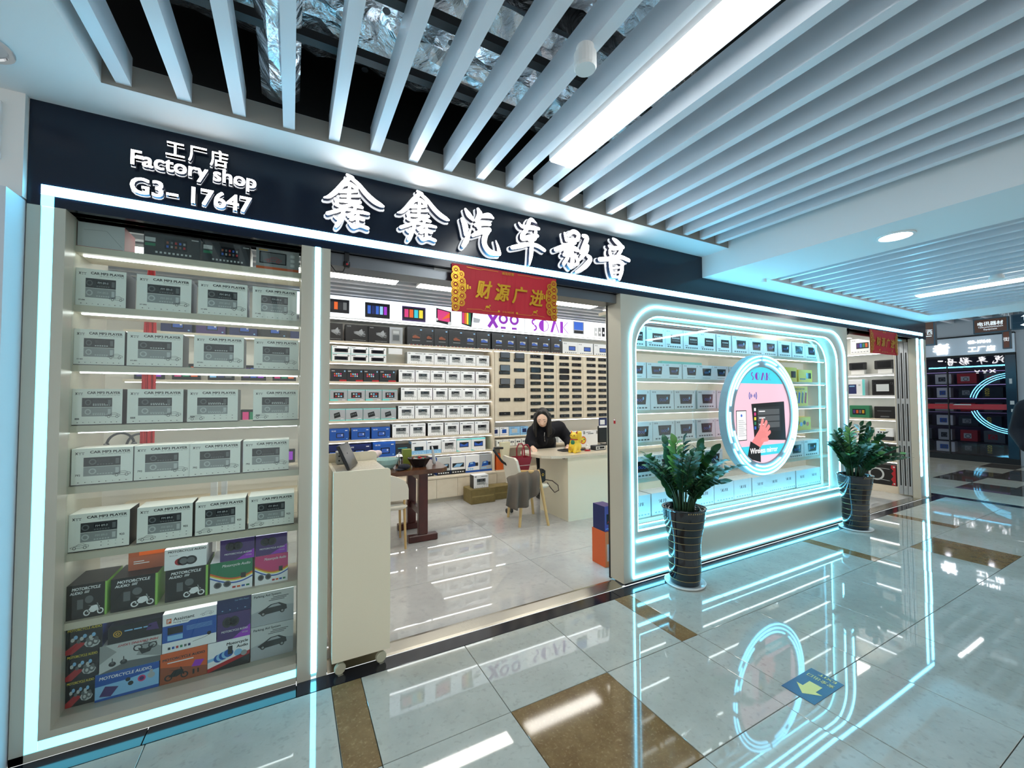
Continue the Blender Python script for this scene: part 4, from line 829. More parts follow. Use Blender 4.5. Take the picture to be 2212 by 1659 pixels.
def plant(x, y, seed, label):
    rr = random.Random(seed); t = thing('potted_plant', (x, y, 0), label=label, cat='plant')
    obj('saucer', M().lathe([(.125, .001), (.15, .004), (.158, .02), (.15, .021), (.142, .012), (.02, .010)], mat('white_ceramic', (222, 224, 222), .25), 36), t, smooth=True)
    prof = [(.11, .012)]; H = .615
    for k in range(61):
        u = k/60; r = .112+.006*math.sin(u*9)+.048*u**1.6; prof.append((r+.0022*(k % 2), .02+(H-.03)*u))
    prof += [(.170, .60), (.172, .612), (.160, H), (.150, .60), (.146, .55)]
    pot = obj('pot', M().lathe(prof, potm, 44), t, smooth=True)
    m = M()
    for k in range(9):
        u = .06+.1*k; r = .112+.006*math.sin(u*9)+.048*u**1.6+.0026; z = .02+(H-.03)*u; m.lathe([(r, z-.0022), (r+.001, z), (r, z+.0022)], gline, 44, cap0=False, cap1=False)
    for k in range(14): a = -PI/2-.7+.1*k; m.add([(.1725*math.cos(a+d), .1725*math.sin(a+d), .588+e) for d, e in ((0, 0), (.05, .004+.004*(k % 2)), (.04, .014), (-.01, .010))], [(0, 1, 2, 3)], gline)
    obj('gold_line', m, pot)
    obj('soil', M().lathe([(.148, .565), (.001, .572)], mat('soil', (52, 42, 34), .95), 20, cap0=False), t)
    ns = 30; L_ = []
    for s in range(ns):
        az = s*2.39996+rr.uniform(-.25, .25); out = rr.uniform(.14, .40) if s > 5 else rr.uniform(.04, .14); hgt = rr.uniform(.34, .60) if s > 5 else rr.uniform(.5, .64)
        if s in (8, 13, 19, 24): out, hgt = rr.uniform(.42, .5), rr.uniform(.44, .56)
        dx, dy = math.cos(az), math.sin(az)
        if dy > 0: dy *= .28
        if y+dy*out > -.05: dy = (-.05-y)/out
        bx, by = .075*math.cos(az), .075*math.sin(az); P0 = []
        for i in range(9):
            u = i/8; P0.append(Vector((bx+dx*out*u**1.8, by*.8+dy*out*u**1.8, .56+hgt*(u-.24*u**3*(out/.42)))))
        st = obj('stem', M().tube(P0, [.0085-.0055*i/8 for i in range(9)], stemm, 6), t, smooth=True)
        nl = 19
        for i in range(nl):
            u = .34+.66*i/(nl-1); k = min(int(u*8), 7); f = u*8-k; p = P0[k].lerp(P0[k+1], f); tan = (P0[k+1]-P0[k]).normalized()
            sv = (Vector((-dy, dx, 0))*(1 if i % 2 else -1)+Vector((0, 0, .2))).normalized()
            d = (sv+tan*(.75 if i < nl-1 else 4)+Vector((rr.uniform(-.2, .2), rr.uniform(-.2, .2), rr.uniform(-.1, .3)))).normalized()
            zax = (Vector((0, 0, 1))+Vector((dx, dy, 0))*.5); yax = zax.cross(d).normalized(); zax = d.cross(yax); L = rr.uniform(.075, .105)*(1-.3*abs(u-.65))
            tip = p+d*L
            if tip.y+y > -.012: continue
            L_.append((tip.y+.4*tip.x-.5*tip.z, st, s == 4 or rr.random() < .08, Matrix(((d.x*L, yax.x*L, zax.x*L, p.x), (d.y*L, yax.y*L, zax.y*L, p.y), (d.z*L, yax.z*L, zax.z*L, p.z), (0, 0, 0, 1)))))
    L_.sort(key=lambda q: q[0])
    for q in L_[:290]: o = obj('leaf', _lB if q[2] else _lA, q[1]); o.matrix_local = q[3]
    m = M()
    for q in L_[290:]:
        me = _lB if q[2] else _lA; m.add([q[3] @ v.co for v in me.vertices], [tuple(f.vertices) for f in me.polygons], leafB if q[2] else leafA)
    if m.v: obj('foliage', m, t, smooth=True, kind='stuff')
    return t
plant(2.82, -.185, 3, 'leafy green plant in a ringed black pot beside the main doorway'); plant(5.66, -.185, 11, 'leafy green plant in a ringed black pot beside the far doorway')

# ================================================================ FLOOR EXIT SIGN
t = thing('floor_sign', (2.407, -1.307, .0012), label='square blue EXIT arrow sticker on the corridor floor', cat='floor sign')
m = M(); B = mat('blue_floor_sticker', (22, 66, 108), .25); Yl = mat('yellow_sticker_ink', (214, 214, 120), .35)
obj('sticker', M().box(-.145, .145, -.077, .077, 0, .0012, B), t)
m.v = []; m2 = M()
m2.flat([(-.11, -.005), (-.045, .055), (-.045, .025), (.02, .025), (.02, -.035), (-.045, -.035), (-.045, -.065)], Yl, 0)
m2.text('安全出口', .085, -.062, .032, Yl, 0, .01, rot=PI/2); m2.text('EXIT', .132, -.052, .03, Yl, 0, .01, rot=PI/2, sx=1.35)
o = obj('arrow_print', m2, t); o.matrix_local = Matrix(((1, 0, 0, 0), (0, 0, 1, 0), (0, -1, 0, .0018), (0, 0, 0, 1)))

# ================================================================ SHOP: back wall shelving
unit = thing('shelving_unit', (0, 0, 0), label='long wall of pale lit shelves with cupboards below at the back of the shop', cat='shelves')
wood = mat('pale_wood_laminate', (226, 214, 192), .45, noise=(14, (218, 204, 180), 3, .3))
obj('base_cabinet', M().box(.25, 2.80, 3.24, 3.655, .06, .34, wood).box(.25, 2.80, 3.27, 3.655, .0, .06, shelfm), unit)
obj('cabinet_top', M().box(.25, 2.80, 3.22, 3.655, .34, .362, wood), unit)
for i in range(8): d = obj('cabinet_door', M().box(.255+.318*i, .569+.318*i, 3.226, 3.24, .068, .334, wood), unit)
BZ = [2.262, 1.99, 1.725, 1.467, 1.203, .943, .688]
for i, z in enumerate(BZ):
    s = obj('shelf', M().box(.25, 2.78 if i else 5.3, 3.34, 3.655, z-.028, z, wood), unit); obj('led_strip', M().box(.27, 2.77 if i else 5.25, 3.362, 3.374, z-.036, z-.0282, led_w), s)
obj('divider', M().box(2.78, 2.815, 3.335, 3.655, .0, 2.234, wood), unit)
obj('led_strip', M().box(.27, 5.25, 3.345, 3.357, 2.548, 2.556, led_w), unit)
# backlit picture frieze
fr = thing('light_box', (0, 0, 0), label='backlit picture frieze of car screens along the top of the back wall', cat='light box')
obj('case', M().box(.0, 8.4, 3.345, 3.655, 2.562, 2.86, white), fr)
m = M(); bl = emat('frieze_blue_white', (.72, .82, .95), .95); ww = emat('frieze_white', (.93, .95, 1), 1.05)
m.rect(.0, 2.575, 3.37, 2.86, bl, 3.344); m.rect(3.38, 2.575, 8.4, 2.86, ww, 3.344)
def screenpic(x, z, w, h, cols, y=3.3436, bg='black'):
    m.rect(x, z, x+w, z+h, ek(bg, .35), y); m.rect(x+w*.05, z+h*.12, x+w*.95, z+h*.92, ek('screen', .6), y-.0004)
    n = len(cols)
    for i, c in enumerate(cols): m.rect(x+w*(.1+.82*i/n), z+h*.25, x+w*(.06+.82*(i+1)/n), z+h*.8, ek(c, .8), y-.0008)
screenpic(.40, 2.63, .27, .18, ['dark', 'orange', 'dark', 'mid']); screenpic(.87, 2.605, .33, .205, ['scrblue', 'navy', 'scrblue', 'lblue', 'violet']); screenpic(1.37, 2.60, .34, .21, ['pink', 'orange', 'cyan', 'yellow'], bg='purple')
m.flat([(1.87, 2.62), (2.1, 2.585), (2.1, 2.79), (1.87, 2.83)], ek('black', .4), 3.3436); m.flat([(1.89, 2.65), (2.08, 2.63), (2.08, 2.78), (1.89, 2.81)], ek('pink', .8), 3.343); m.flat([(1.95, 2.66), (2.08, 2.7), (2.08, 2.78)], ek('orange', .85), 3.3425); m.disc(2.08, 2.61, .03, ek('lgrey', .8), 3.3425); m.disc(1.88, 2.66, .02, ek('lgrey', .8), 3.3425)
m.flat([(2.27, 2.62), (2.43, 2.585), (2.46, 2.84), (2.27, 2.84)], ek('black', .4), 3.3436)
for i, c in enumerate(('pink', 'orange', 'yellow', 'green')): m.flat([(2.28+.035*i, 2.635-.005*i), (2.31+.035*i, 2.63-.005*i), (2.31+.035*i, 2.80), (2.28+.035*i, 2.80)], ek(c, .8), 3.343)
m.flat([(2.46, 2.66), (2.56, 2.66), (2.58, 2.72), (2.46, 2.74)], ek('silver', .7), 3.3436)
v = ek('violet', .6); m.line([(2.72, 2.61), (2.87, 2.83)], .055, v, 3.3432); m.line([(2.72, 2.83), (2.87, 2.61)], .055, v, 3.3430)
for c in (2.98, 3.18): m.annulus(c, 2.76, .045, .085, v, 3.3432, 18); m.rect(c-.045, 2.60, c+.045, 2.635, v, 3.3432)
soak(m, 3.50, 2.61, .2, ek('violet', .75), 3.3432, 1.08)
m.rect(4.36, 2.62, 4.6, 2.84, ek('silver', .7), 3.3434); m.rect(4.38, 2.69, 4.58, 2.83, ek('scrblue', .9), 3.343); m.rect(4.38, 2.63, 4.58, 2.68, ek('dark', .5), 3.343)
for i in range(4): m.rect(4.83+.09*i, 2.61, 4.9+.09*i, 2.76+.01*i, ek(('lgrey', 'grey', 'dark', 'silver')[i], .7), 3.3434); m.disc(4.87+.09*i, 2.68, .02, ek('white', .8), 3.343)
for i in range(5): screenpic(5.6+.5*i, 2.63, .3, .17, ['scrblue', 'violet', 'cyan'])
obj('backlit_print', m, fr)
# ---- boxes on the back wall
g = 'boxes on the lit back wall shelves'
def backrow(edges, z, h, pr, body, side, desc, y=3.38, d=.16, start=0, name='radio_box'):
    for i, (a, b) in enumerate(edges):
        p_ = pr(i) if callable(pr) else pr
        carton(name, a+.002, b-.002, y+.006*((i*5) % 3), z+.0005, z+h, d, body, side, p_, desc + ', ' + ORD[i] + ' from the table side', 'box', g)
def pr_white(kind, w=.23, h=.17):
    m = M(); m.rect(w*.06, h*.86, w*.2, h*.92, K['mid'], Y1); m.rect(w*.5, h*.86, w*.93, h*.9, K['mid'], Y1)
    radio_face(m, w*.22, h*.48, w*.8, h*.72, Y1, kind); radio_face(m, w*.22, h*.26, w*.8, h*.47, Y1, kind, True); car_lines(m, w*.64, h*.2, w*.3, K['mid'], Y3); icons(m, w*.1, w*.85, h*.09, h*.05, K['mid'], Y1, 6); m.rect(0, 0, w, h*.02, K['black'], Y1); return m
pw = [P(pr_white(k), .23, .17) for k in range(4)]
m = M(); w, h = .285, .23
for i in range(26): a = random.uniform(-.5, .5); m.line([(w*.35+.05*random.random(), h*.55+.03*a), (w*.55+.1*random.random(), h*(.5+.35*a))], .002+.003*random.random(), K['silver'] if i % 2 else K['grey'], Y1-.00001*i)
m.flat([(w*.58, h*.5), (w*.72, h*.42), (w*.8, h*.55), (w*.72, h*.78), (w*.6, h*.66)], K['silver'], Y2); soak(m, w*.06, h*.87, h*.06, K['lgrey'], Y1, 1.1); m.text('Professional Car Multimedia System', w*.9, h*.1, h*.055, K['lgrey'], Y1, 0, 'R', .9, .2)
backrow([(.368, .597), (.629, .919), (.923, 1.2)], 2.262, .235, P(m, w, h), 'black', 'dark', 'black SOAK multimedia box with silver splash')
m = M(); m.rect(.03, .03, .15, .21, K['grey'], Y1); m.rect(.045, .05, .135, .13, K['mid'], Y2); m.rect(.05, .15, .13, .19, K['lgrey'], Y2)
carton('radio_box', 1.205, 1.387, 3.38, 2.2625, 2.50, .15, 'silver', 'mid', P(m, .18, .24), 'silver box between the black boxes on the top back shelf', 'box')
def pr_blk(scr, w=.225, h=.26):
    m = M(); m.rect(w*.3, h*.35, w*.82, h*.62, K['screen'], Y1); m.rect(w*.33, h*.39, w*.79, h*.59, K[scr], Y2); m.flat([(w*.33, h*.5), (w*.5, h*.57), (w*.79, h*.45), (w*.79, h*.59), (w*.33, h*.59)], K['lgrey'] if scr != 'brown' else K['dark'], Y3); m.disc(w*.86, h*.86, w*.07, K['lblue'], Y1, 12, h*.035)
    for i in range(7): m.rect(w*(.1+.12*i), 0, w*(.18+.12*i), h*.05, K['red'] if i % 2 else K['lgrey'], Y1)
    m.rect(w*.3, h*.25, w*.8, h*.28, K['grey'], Y1); return m
pk1, pk2 = P(pr_blk('brown'), .225, .26), P(pr_blk('scrblue'), .225, .26)
backrow([(1.452, 1.688), (1.688, 1.854), (1.854, 2.075), (2.075, 2.308), (2.308, 2.53), (2.53, 2.775), (2.793, 3.018), (3.018, 3.237), (3.237, 3.459), (3.459, 3.691), (3.691, 3.913), (3.913, 4.143)], 2.262, .265, lambda i: pk1 if i < 4 else pk2, 'dark', 'black', 'tall black screen box, top back shelf')
m = M(); w, h = .33, .21; soak(m, .02, .17, .02, K['mid'], Y1, 1.); m.rect(.13, .06, .28, .14, K['screen'], Y1); m.rect(.14, .07, .27, .13, K['scrblue'], Y2)
for i in range(6): m.rect(.05+.045*i, .015, .075+.045*i, .03, K['mid'], Y1)
backrow([(4.157, 4.486), (4.494, 4.838), (4.853, 5.19)], 2.262, .21, P(m, w, h), 'white', 'lgrey', 'white SOAK box above the wall radios')
m = M(); w, h = .232, .104; m.rect(.03, .02, .2, .07, K['black'], Y1); m.rect(.05, .03, .18, .06, K['screen'], Y2); m.disc(.205, .08, .013, K['grey'], Y1); m.rect(0, 0, w, .006, K['teal'], Y1); m.rect(.01, .085, .06, .093, K['mid'], Y1)
p2 = P(m, w, h)
backrow([(.464, .696), (.698, .929), (.931, 1.163)], 1.99, .104, p2, 'white', 'teal', 'flat white amplifier box, lower layer'); backrow([(.464, .696), (.698, .929), (.931, 1.163)], 2.0945, .104, p2, 'white', 'teal', 'flat white amplifier box, upper layer')
carton('notice_card', 1.19, 1.379, 3.36, 2.118, 2.2, .03, 'white', 'lgrey', None, 'white card hanging under the top back shelf', 'card')
backrow([(1.453, 1.688), (1.688, 1.854), (1.854, 2.079), (2.081, 2.304), (2.306, 2.523), (2.525, 2.752)], 1.99, .172, lambda i: pw[(i // 3) % 4], 'white', 'grey', 'white radio box on the second back shelf')
m = M(); w, h = .215, .165; m.rect(w*.15, h*.3, w*.75, h*.72, K['screen'], Y1)
for i in range(4):
    for j in range(2): m.rect(w*(.2+.13*i), h*(.38+.16*j), w*(.29+.13*i), h*(.5+.16*j), [K['pink'], K['orange'], K['lblue'], K['lgrey']][(i+j) % 4], Y2)
m.rect(w*.55, 0, w, h*.14, K['red'], Y1); m.disc(w*.88, h*.82, w*.05, K['lblue'], Y1); m.rect(w*.06, h*.8, w*.25, h*.86, K['lgrey'], Y1)
backrow([(.45, .649), (.651, .86), (.862, 1.068), (1.07, 1.295)], 1.725, .168, P(m, w, h), 'dark', 'black', 'black box with a red corner, third back shelf')
backrow([(1.334, 1.566), (1.575, 1.796), (1.798, 2.024), (2.028, 2.261), (2.268, 2.507), (2.514, 2.751)], 1.725, .178, lambda i: pw[0 if i < 3 else 1], 'white', 'dark', 'white radio box on the third back shelf')
m = M(); w, h = .22, .145; m.rect(w*.2, h*.25, w*.8, h*.75, K['black'], Y1)
for i in range(3):
    for j in range(2): m.rect(w*(.3+.15*i), h*(.34+.2*j), w*(.4+.15*i), h*(.46+.2*j), [K['red'], K['lgrey'], K['lblue']][(i+j) % 3], Y2)
m.flat([(0, 0), (w*.5, 0), (w*.4, h*.15), (0, h*.15)], K['teal'], Y1); m.rect(0, h*.95, w, h, K['teal'], Y1); m.rect(w*.7, h*.06, w*.9, h*.1, K['white'], Y1)
backrow([(.445, .659), (.661, .887), (.889, 1.108), (1.11, 1.321)], 1.467, .15, P(m, w, h), 'silver', 'teal', 'silver and turquoise box, fourth back shelf')
backrow([(1.366, 1.6), (1.604, 1.831), (1.835, 2.065), (2.071, 2.293), (2.295, 2.517), (2.519, 2.75)], 1.467, .18, lambda i: pw[3 if i < 3 else 2], 'white', 'dark', 'white radio box on the fourth back shelf')
m = M(); m.flat([(w*.3, h*.2), (w*.7, h*.35), (w*.62, h*.75), (w*.26, h*.6)], K['black'], Y1)
for i in range(3): m.flat([(w*(.33+.1*i), h*(.4+.04*i)), (w*(.4+.1*i), h*(.42+.04*i)), (w*(.39+.1*i), h*(.54+.04*i)), (w*(.32+.1*i), h*(.52+.04*i))], K['mid'], Y2)
m.rect(0, 0, w, h*.08, K['teal'], Y1); m.rect(0, h*.94, w, h, K['teal'], Y1); m.rect(w*.7, h*.13, w*.9, h*.17, K['white'], Y1)
backrow([(.442, .637), (.639, .859), (.861, 1.089), (1.091, 1.304)], 1.203, .158, P(m, w, h), 'silver', 'teal', 'silver box with tilted black unit, fifth back shelf')
backrow([(1.328, 1.562), (1.571, 1.797), (1.803, 2.035), (2.041, 2.261), (2.267, 2.506), (2.513, 2.749)], 1.203, .185, lambda i: pw[1 if i < 2 else 0], 'white', 'dark', 'white radio box on the fifth back shelf')
def pr_blue(top='navy', w=.25, h=.15):
    m = M(); soak(m, w*.08, h*.76, h*.11, K['white'], Y1, 1.1); m.rect(w*.8, h*.8, w*.92, h*.86, K['white'], Y1); m.rect(w*.34, h*.22, w*.74, h*.62, K['screen'], Y1); m.rect(w*.38, h*.28, w*.70, h*.56, K['scrblue'], Y2); m.disc(w*.64, h*.46, h*.06, K['white'], Y3, 10)
    m.disc(w*.9, h*.14, h*.06, K['lblue'], Y1, 10, h*.04); return m
pbl = P(pr_blue(), .25, .15)
backrow([(.445, .683), (.712, .953), (.97, 1.222)], .943, .155, pbl, 'blue', 'navy', 'blue SOAK box on the sixth back shelf')
backrow([(1.248, 1.49), (1.497, 1.729), (1.758, 1.999), (2.011, 2.244), (2.255, 2.495), (2.499, 2.748)], .943, .187, lambda i: pw[0 if i < 4 else 3], 'white', 'dark', 'white radio box on the sixth back shelf')
backrow([(.33, .641), (.643, .971)], .688, .19, pbl, 'navy', 'navy', 'dark blue SOAK box, lowest back shelf'); carton('radio_box', .993, 1.294, 3.38, .6885, .89, .16, 'blue', 'blue', pbl, 'bright blue SOAK box on the lowest back shelf', 'box')
m = M(); m.rect(.03, .1, .16, .108, K['cyan'], Y1); m.rect(.05, .05, .17, .09, K['screen'], Y1)
carton('radio_box', 1.299, 1.513, 3.382, .6885, .84, .16, 'dark', 'black', P(m, .214, .15), 'dark teal lettered box on the lowest back shelf', 'box')
def pr_unit(band, w=.22, h=.18):
    m = M(); m.rect(0, 0, w, h*.3, K[band], Y1); m.rect(w*.2, h*.3, w*.8, h*.6, K['black'], Y2); m.rect(w*.27, h*.36, w*.73, h*.54, K['screen'], Y3); m.rect(w*.08, h*.84, w*.3, h*.9, K['mid'], Y1); icons(m, w*.2, w*.75, h*.08, h*.06, K['white'], Y2, 4); return m
backrow([(1.517, 1.74), (1.744, 1.965)], .688, .185, P(pr_unit('lblue'), .22, .18), 'white', 'lblue', 'white and pale blue box, lowest back shelf'); carton('radio_box', 1.968, 2.198, 3.38, .6885, .885, .16, 'white', 'lgrey', pw[2], 'white radio box on the lowest back shelf', 'box')
m = M(); w, h = .238, .19; m.rect(0, h*.88, w, h, K['teal'], Y1); m.rect(w*.18, h*.32, w*.82, h*.72, K['black'], Y1); m.flat([(w*.22, h*.38), (w*.78, h*.38), (w*.78, h*.66), (w*.5, h*.5), (w*.22, h*.66)], K['scrblue'], Y2); m.flat([(0, 0), (w*.3, 0), (0, h*.12)], K['teal'], Y1); icons(m, w*.35, w*.9, h*.08, h*.05, K['lblue'], Y1, 5)
backrow([(2.203, 2.44), (2.445, 2.685)], .688, .192, P(m, w, h), 'white', 'teal', 'turquoise topped box, lowest back shelf')
m = M(); w, h = .226, .27; m.rect(0, 0, w, h*.12, K['blue'], Y1); m.flat([(w*.15, h*.3), (w*.7, h*.35), (w*.8, h*.5), (w*.6, h*.62), (w*.25, h*.58)], K['blue'], Y1); m.flat([(w*.3, h*.48), (w*.55, h*.5), (w*.5, h*.58), (w*.32, h*.56)], K['lblue'], Y2); m.rect(w*.7, h*.35, w*.9, h*.55, K['dark'], Y2)
for i in range(3): m.rect(w*(.12+.15*i), h*.16, w*(.24+.15*i), h*.25, K['lblue'], Y2)
pd = P(m, w, h); m = M(); m.rect(w*.1, h*.38, w*.9, h*.62, K['black'], Y1); m.flat([(w*.15, h*.4), (w*.6, h*.4), (w*.85, h*.58), (w*.4, h*.58)], K['lblue'], Y2); m.rect(0, 0, w, h*.24, K['black'], Y1)
for i in range(5): m.rect(w*(.1+.17*i), h*.08, w*(.2+.17*i), h*.14, K['white'], Y2)
pe = P(m, w, h)
for i, (a, b, pr, c, l) in enumerate([(1.62, 1.84, pe, 'navy', 'dark blue dash camera box on the cupboard top'), (1.89, 2.096, pe, 'lgrey', 'grey and black dash camera box on the cupboard top'), (2.106, 2.334, pe, 'white', 'white dash camera box with black base on the cupboard top'), (2.34, 2.568, pd, 'white', 'white box with a blue car beside the shelf divider'), (2.572, 2.778, pd, 'silver', 'pale grey box with a blue car touching the shelf divider')]):
    carton('camera_box', a, b, 3.36, .3625, .62, .16, c, 'blue', pr, l, 'box')
carton('orange_or_reflection_box', 1.50, 1.61, 3.3, .3625, .43, .1, 'orange', 'orange', None, 'small orange box on the cupboard top by the wooden table', 'box')

# ---- radio display wall
pan = thing('display_board', (0, 0, 0), label='cream display boards carrying rows of black car radios', cat='display board')
for a, b in ((2.82, 3.405), (3.411, 3.981), (3.987, 4.553), (4.559, 5.3)): obj('board', M().box(a, b, 3.33, 3.655, 1.122, 2.225, wood), pan)
obj('ledge', M().box(2.82, 5.3, 3.28, 3.655, .70, .728, wood), pan); obj('led_strip', M().box(2.84, 5.28, 3.335, 3.347, 1.112, 1.1215, led_w), pan)
obj('lower_shelf', M().box(2.82, 5.3, 3.30, 3.655, .345, .365, wood), pan); obj('base_cabinet', M().box(2.82, 5.3, 3.27, 3.655, 0, .345, wood), pan)
knob = mat('radio_knob', (70, 74, 78), .25, metal=.6); gloss = mat('radio_gloss_black', (12, 13, 16), .12)
def radiomesh(kind):
    m = M(); w, h = .098, .027
    if kind == 4: m.bbox(-w, w, -.012, 0, -.075, -.025, blackp, .004); m.bbox(-w*.9, w*.9, -.03, -.014, -.022, .075, gloss, .004); m.rect(-w*.8, -.015, w*.8, .068, mat('grey_screen', (92, 98, 106), .15), -.0304); m.disc(-.07, -.05, .012, knob, -.0124); m.rect(-.03, -.06, .07, -.04, knob, -.0124); return m
    if kind == 3: m.bbox(-w, w, -.014, 0, -.045, .04, gloss, .004); m.bbox(-w*1.02, -w*.85, -.022, 0, -.04, .035, blackp, .004); m.bbox(w*.85, w*1.02, -.022, 0, -.04, .035, blackp, .004); m.rect(-.07, -.03, .07, .03, K['screen'], -.0146); return m
    m.bbox(-w, w, -.016, 0, -h, h, blackp, .004); m.rect(-w*.25, -h*.45, w*.62, h*.5, K['screen'], -.0164)
    kx = (-w*.62, -w*.72, -w*.5)[kind % 3]; m.lathe([(.016, 0), (.014, .008)], knob, 14); n = 14*2
    for i in range(len(m.v)-n, len(m.v)): x, y, z = m.v[i]; m.v[i] = (x+kx, -.0162-z, y)
    for i in range(5): m.rect(-w*.2+.02*i, -h*.82, -w*.2+.012+.02*i, -h*.6, knob, -.0164)
    [m.rect(-w*.15+.012*i, -h*.2, -w*.08+.012*i, h*.25, K['mid'], -.0168) for i in range(3)]; return m
RM = [radiomesh(k).mesh('car_radio') for k in range(5)]
cols = [2.99, 3.257, 3.566, 3.831, 4.146, 4.412, 4.736, 5.0]
cn = 0
for ci, x in enumerate(cols):
    rows_ = [(2.15, 4), (1.945, 4 if ci == 0 else 0), (1.73, 4), (1.467, 0), (1.245, 1)] if ci < 2 else [(2.18-.111*k, (3 if (ci in (2, 4) and k in (2, 3)) or (ci == 3 and k == 0) else [0, 1, 2][(ci+k*2) % 3])) for k in range(10)]
    for ri, (z, k) in enumerate(rows_):
        obj('car_radio', RM[k], None, (x, 3.329, z), None, label='black car radio, ' + ORD[ri] + ' from the top in the ' + ORD[ci] + ' column from the shelf divider', cat='car radio', group='car radios on the display boards')
# niche below the radios
def nichebox(x0, x1, z, h, body, label, pic='screen', y=3.36):
    m = M(); w = x1-x0; m.rect(w*.25, h*.3, w*.75, h*.75, K[pic], Y1); m.rect(w*.1, h*.84, w*.5, h*.9, K['mid'], Y1); m.rect(w*.1, h*.1, w*.9, h*.14, K['dark'], Y1); carton('radio_box', x0, x1, y, z+.0005, z+h, .14, body, 'lgrey', P(m, w, h), label, 'box')
obj('riser_shelf', M().box(2.82, 3.6, 3.44, 3.655, .86, .88, wood), pan)
for i, (a, b, c, pc, l) in enumerate([(2.84, 2.96, 'white', 'navy', 'white box with a dark square on the lit niche riser'), (2.97, 3.13, 'white', 'blue', 'white box with a blue device on the lit niche riser'), (3.14, 3.34, 'lblue', 'lgrey', 'pale blue box with a car outline on the lit niche riser'), (3.35, 3.5, 'lblue', 'navy', 'pale blue box with a dark picture on the lit niche riser')]):
    nichebox(a, b, .88, .14, c, l, pc, 3.46)
m = M(); m.rect(.02, .05, .05, .075, K['mid'], Y1); m.rect(.055, .05, .085, .075, K['mid'], Y1); m.disc(.05, .03, .006, K['black'], Y1); m.rect(0, 0, .105, .006, K['black'], Y1)
pn = P(m, .105, .1)
for i in range(6): carton('switch_box', 2.84+.112*i, 2.94+.112*i, 3.31, .7285, .83, .1, 'ivory', 'lgrey', pn, 'small white two-window box on the niche ledge, ' + ORD[i] + ' from the shelf divider', 'box', 'small white boxes on the ledge')
for i, x in enumerate((4.02, 4.3, 4.59, 4.88)): nichebox(x, x+.25, .7285, .17, 'white', 'white box with a dark screen behind the counter, ' + ORD[i] + ' from the person', 'screen', 3.33)
carton('orange_or_reflection_box', 2.84, 2.96, 3.32, .3655, .62, .1, 'orange', 'orange', None, 'upright orange carton beside the shelf divider', 'box')
t = thing('tissue_pack', (3.9, 3.5, .7285), label='white tissue pack in blue plastic on the lit niche', cat='tissue pack'); obj('pack', M().bbox(-.09, .09, -.05, .05, 0, .09, K['lblue'], .02), t); obj('tissue', M().rings([[(.04*math.cos(a)*s, .02*math.sin(a)*s, .085+hh) for a in [2*PI*i/8 for i in range(8)]] for s, hh in ((1, 0), (1.5, .04), (.8, .09))], K['white']), t)

# ================================================================ SHOP: counter
stone = mat('speckled_counter_top', (226, 216, 196), .25, noise=(120, (206, 194, 172), 2, .2))
ct = thing('sales_counter', (0, 0, 0), label='cream sales counter with speckled top and rounded overhang', cat='counter')
top = [(2.955, 1.585), (5.2, 1.585), (5.2, 2.3), (2.80, 2.3), (2.70, 2.27), (2.63, 2.18), (2.61, 2.02), (2.62, 1.86), (2.66, 1.72), (2.74, 1.63), (2.84, 1.59)]
o = obj('worktop', M().prism(top, 0, .032, stone), ct); o.matrix_local = Matrix(((1, 0, 0, 0), (0, 0, 1, 0), (0, -1, 0, .80), (0, 0, 0, 1)))
for v_ in o.data.vertices: pass
obj('front_panel', M().box(2.962, 5.2, 1.60, 1.63, 0, .767, cream), ct); obj('side_panel', M().box(2.962, 2.99, 1.63, 2.24, 0, .767, cream), ct); obj('back_panel', M().box(5.17, 5.2, 1.63, 2.24, 0, .767, cream), ct)
obj('cable_port', M().lathe([(.02, 0), (.02, -.012), (.012, -.014)], blackp, 16), ct, (2.93, 1.64, .766))

# ================================================================ SHOP: lucky cat
goldc = mat('yellow_gold_ceramic', (240, 205, 52), .22, coat=.5)
cat = thing('lucky_cat', (3.2, 1.77, .8025), rz=-1.15, label='golden yellow lucky cat figurine with raised paw on the counter', cat='figurine')
m = M(); m.ell((0, 0, .075), .085, .075, .078, goldc); m.ell((0, 0, .125), .07, .062, .075, goldc); m.ell((-.0, -.012, .205), .062, .055, .052, goldc); m.cap((-.035, -.05, .06), (-.035, -.072, .012), .026, .022, goldc); m.cap((.035, -.05, .06), (.035, -.072, .012), .026, .022, goldc)
m.cap((.06, 0, .15), (.085, -.02, .2), .026, .022, goldc); m.cap((.085, -.02, .2), (.085, -.035, .25), .023, .028, goldc)
m.box(-.06, .06, -.055, .055, 0.0005, .02, goldc)
for s in (-1, 1): m.cap((s*.034, -.012, .24), (s*.042, -.014, .272), .018, .005, goldc)
fuse(obj('body', m, cat), .006, 3)
obj('ear_lining', M().cap((-.036, -.024, .245), (-.042, -.024, .266), .01, .003, K['red'], 8, 3).cap((.036, -.024, .245), (.042, -.024, .266), .01, .003, K['red'], 8, 3), cat)
obj('collar', M().lathe([(.058, .158), (.062, .163), (.058, .17)], K['red'], 24, (0, -.006, 0), False, False), cat); obj('bib', M().ell((0, -.062, .128), .03, .012, .03, K['green']), cat)
obj('eye', M().ell((-.022, -.064, .215), .008, .004, .006, K['black'], 10, 6), cat); obj('eye', M().ell((.022, -.064, .215), .008, .004, .006, K['black'], 10, 6), cat); obj('nose', M().ell((0, -.068, .2), .005, .004, .004, K['red'], 8, 5), cat); obj('coin', M().ell((-.03, -.085, .05), .022, .006, .03, K['gold'], 16, 6), cat)
def item(name, loc, label, catn, *parts, rz=0.):
    t = thing(name, loc, rz, label=label, cat=catn)
    for nm, me in parts: obj(nm, me, t)
    return t
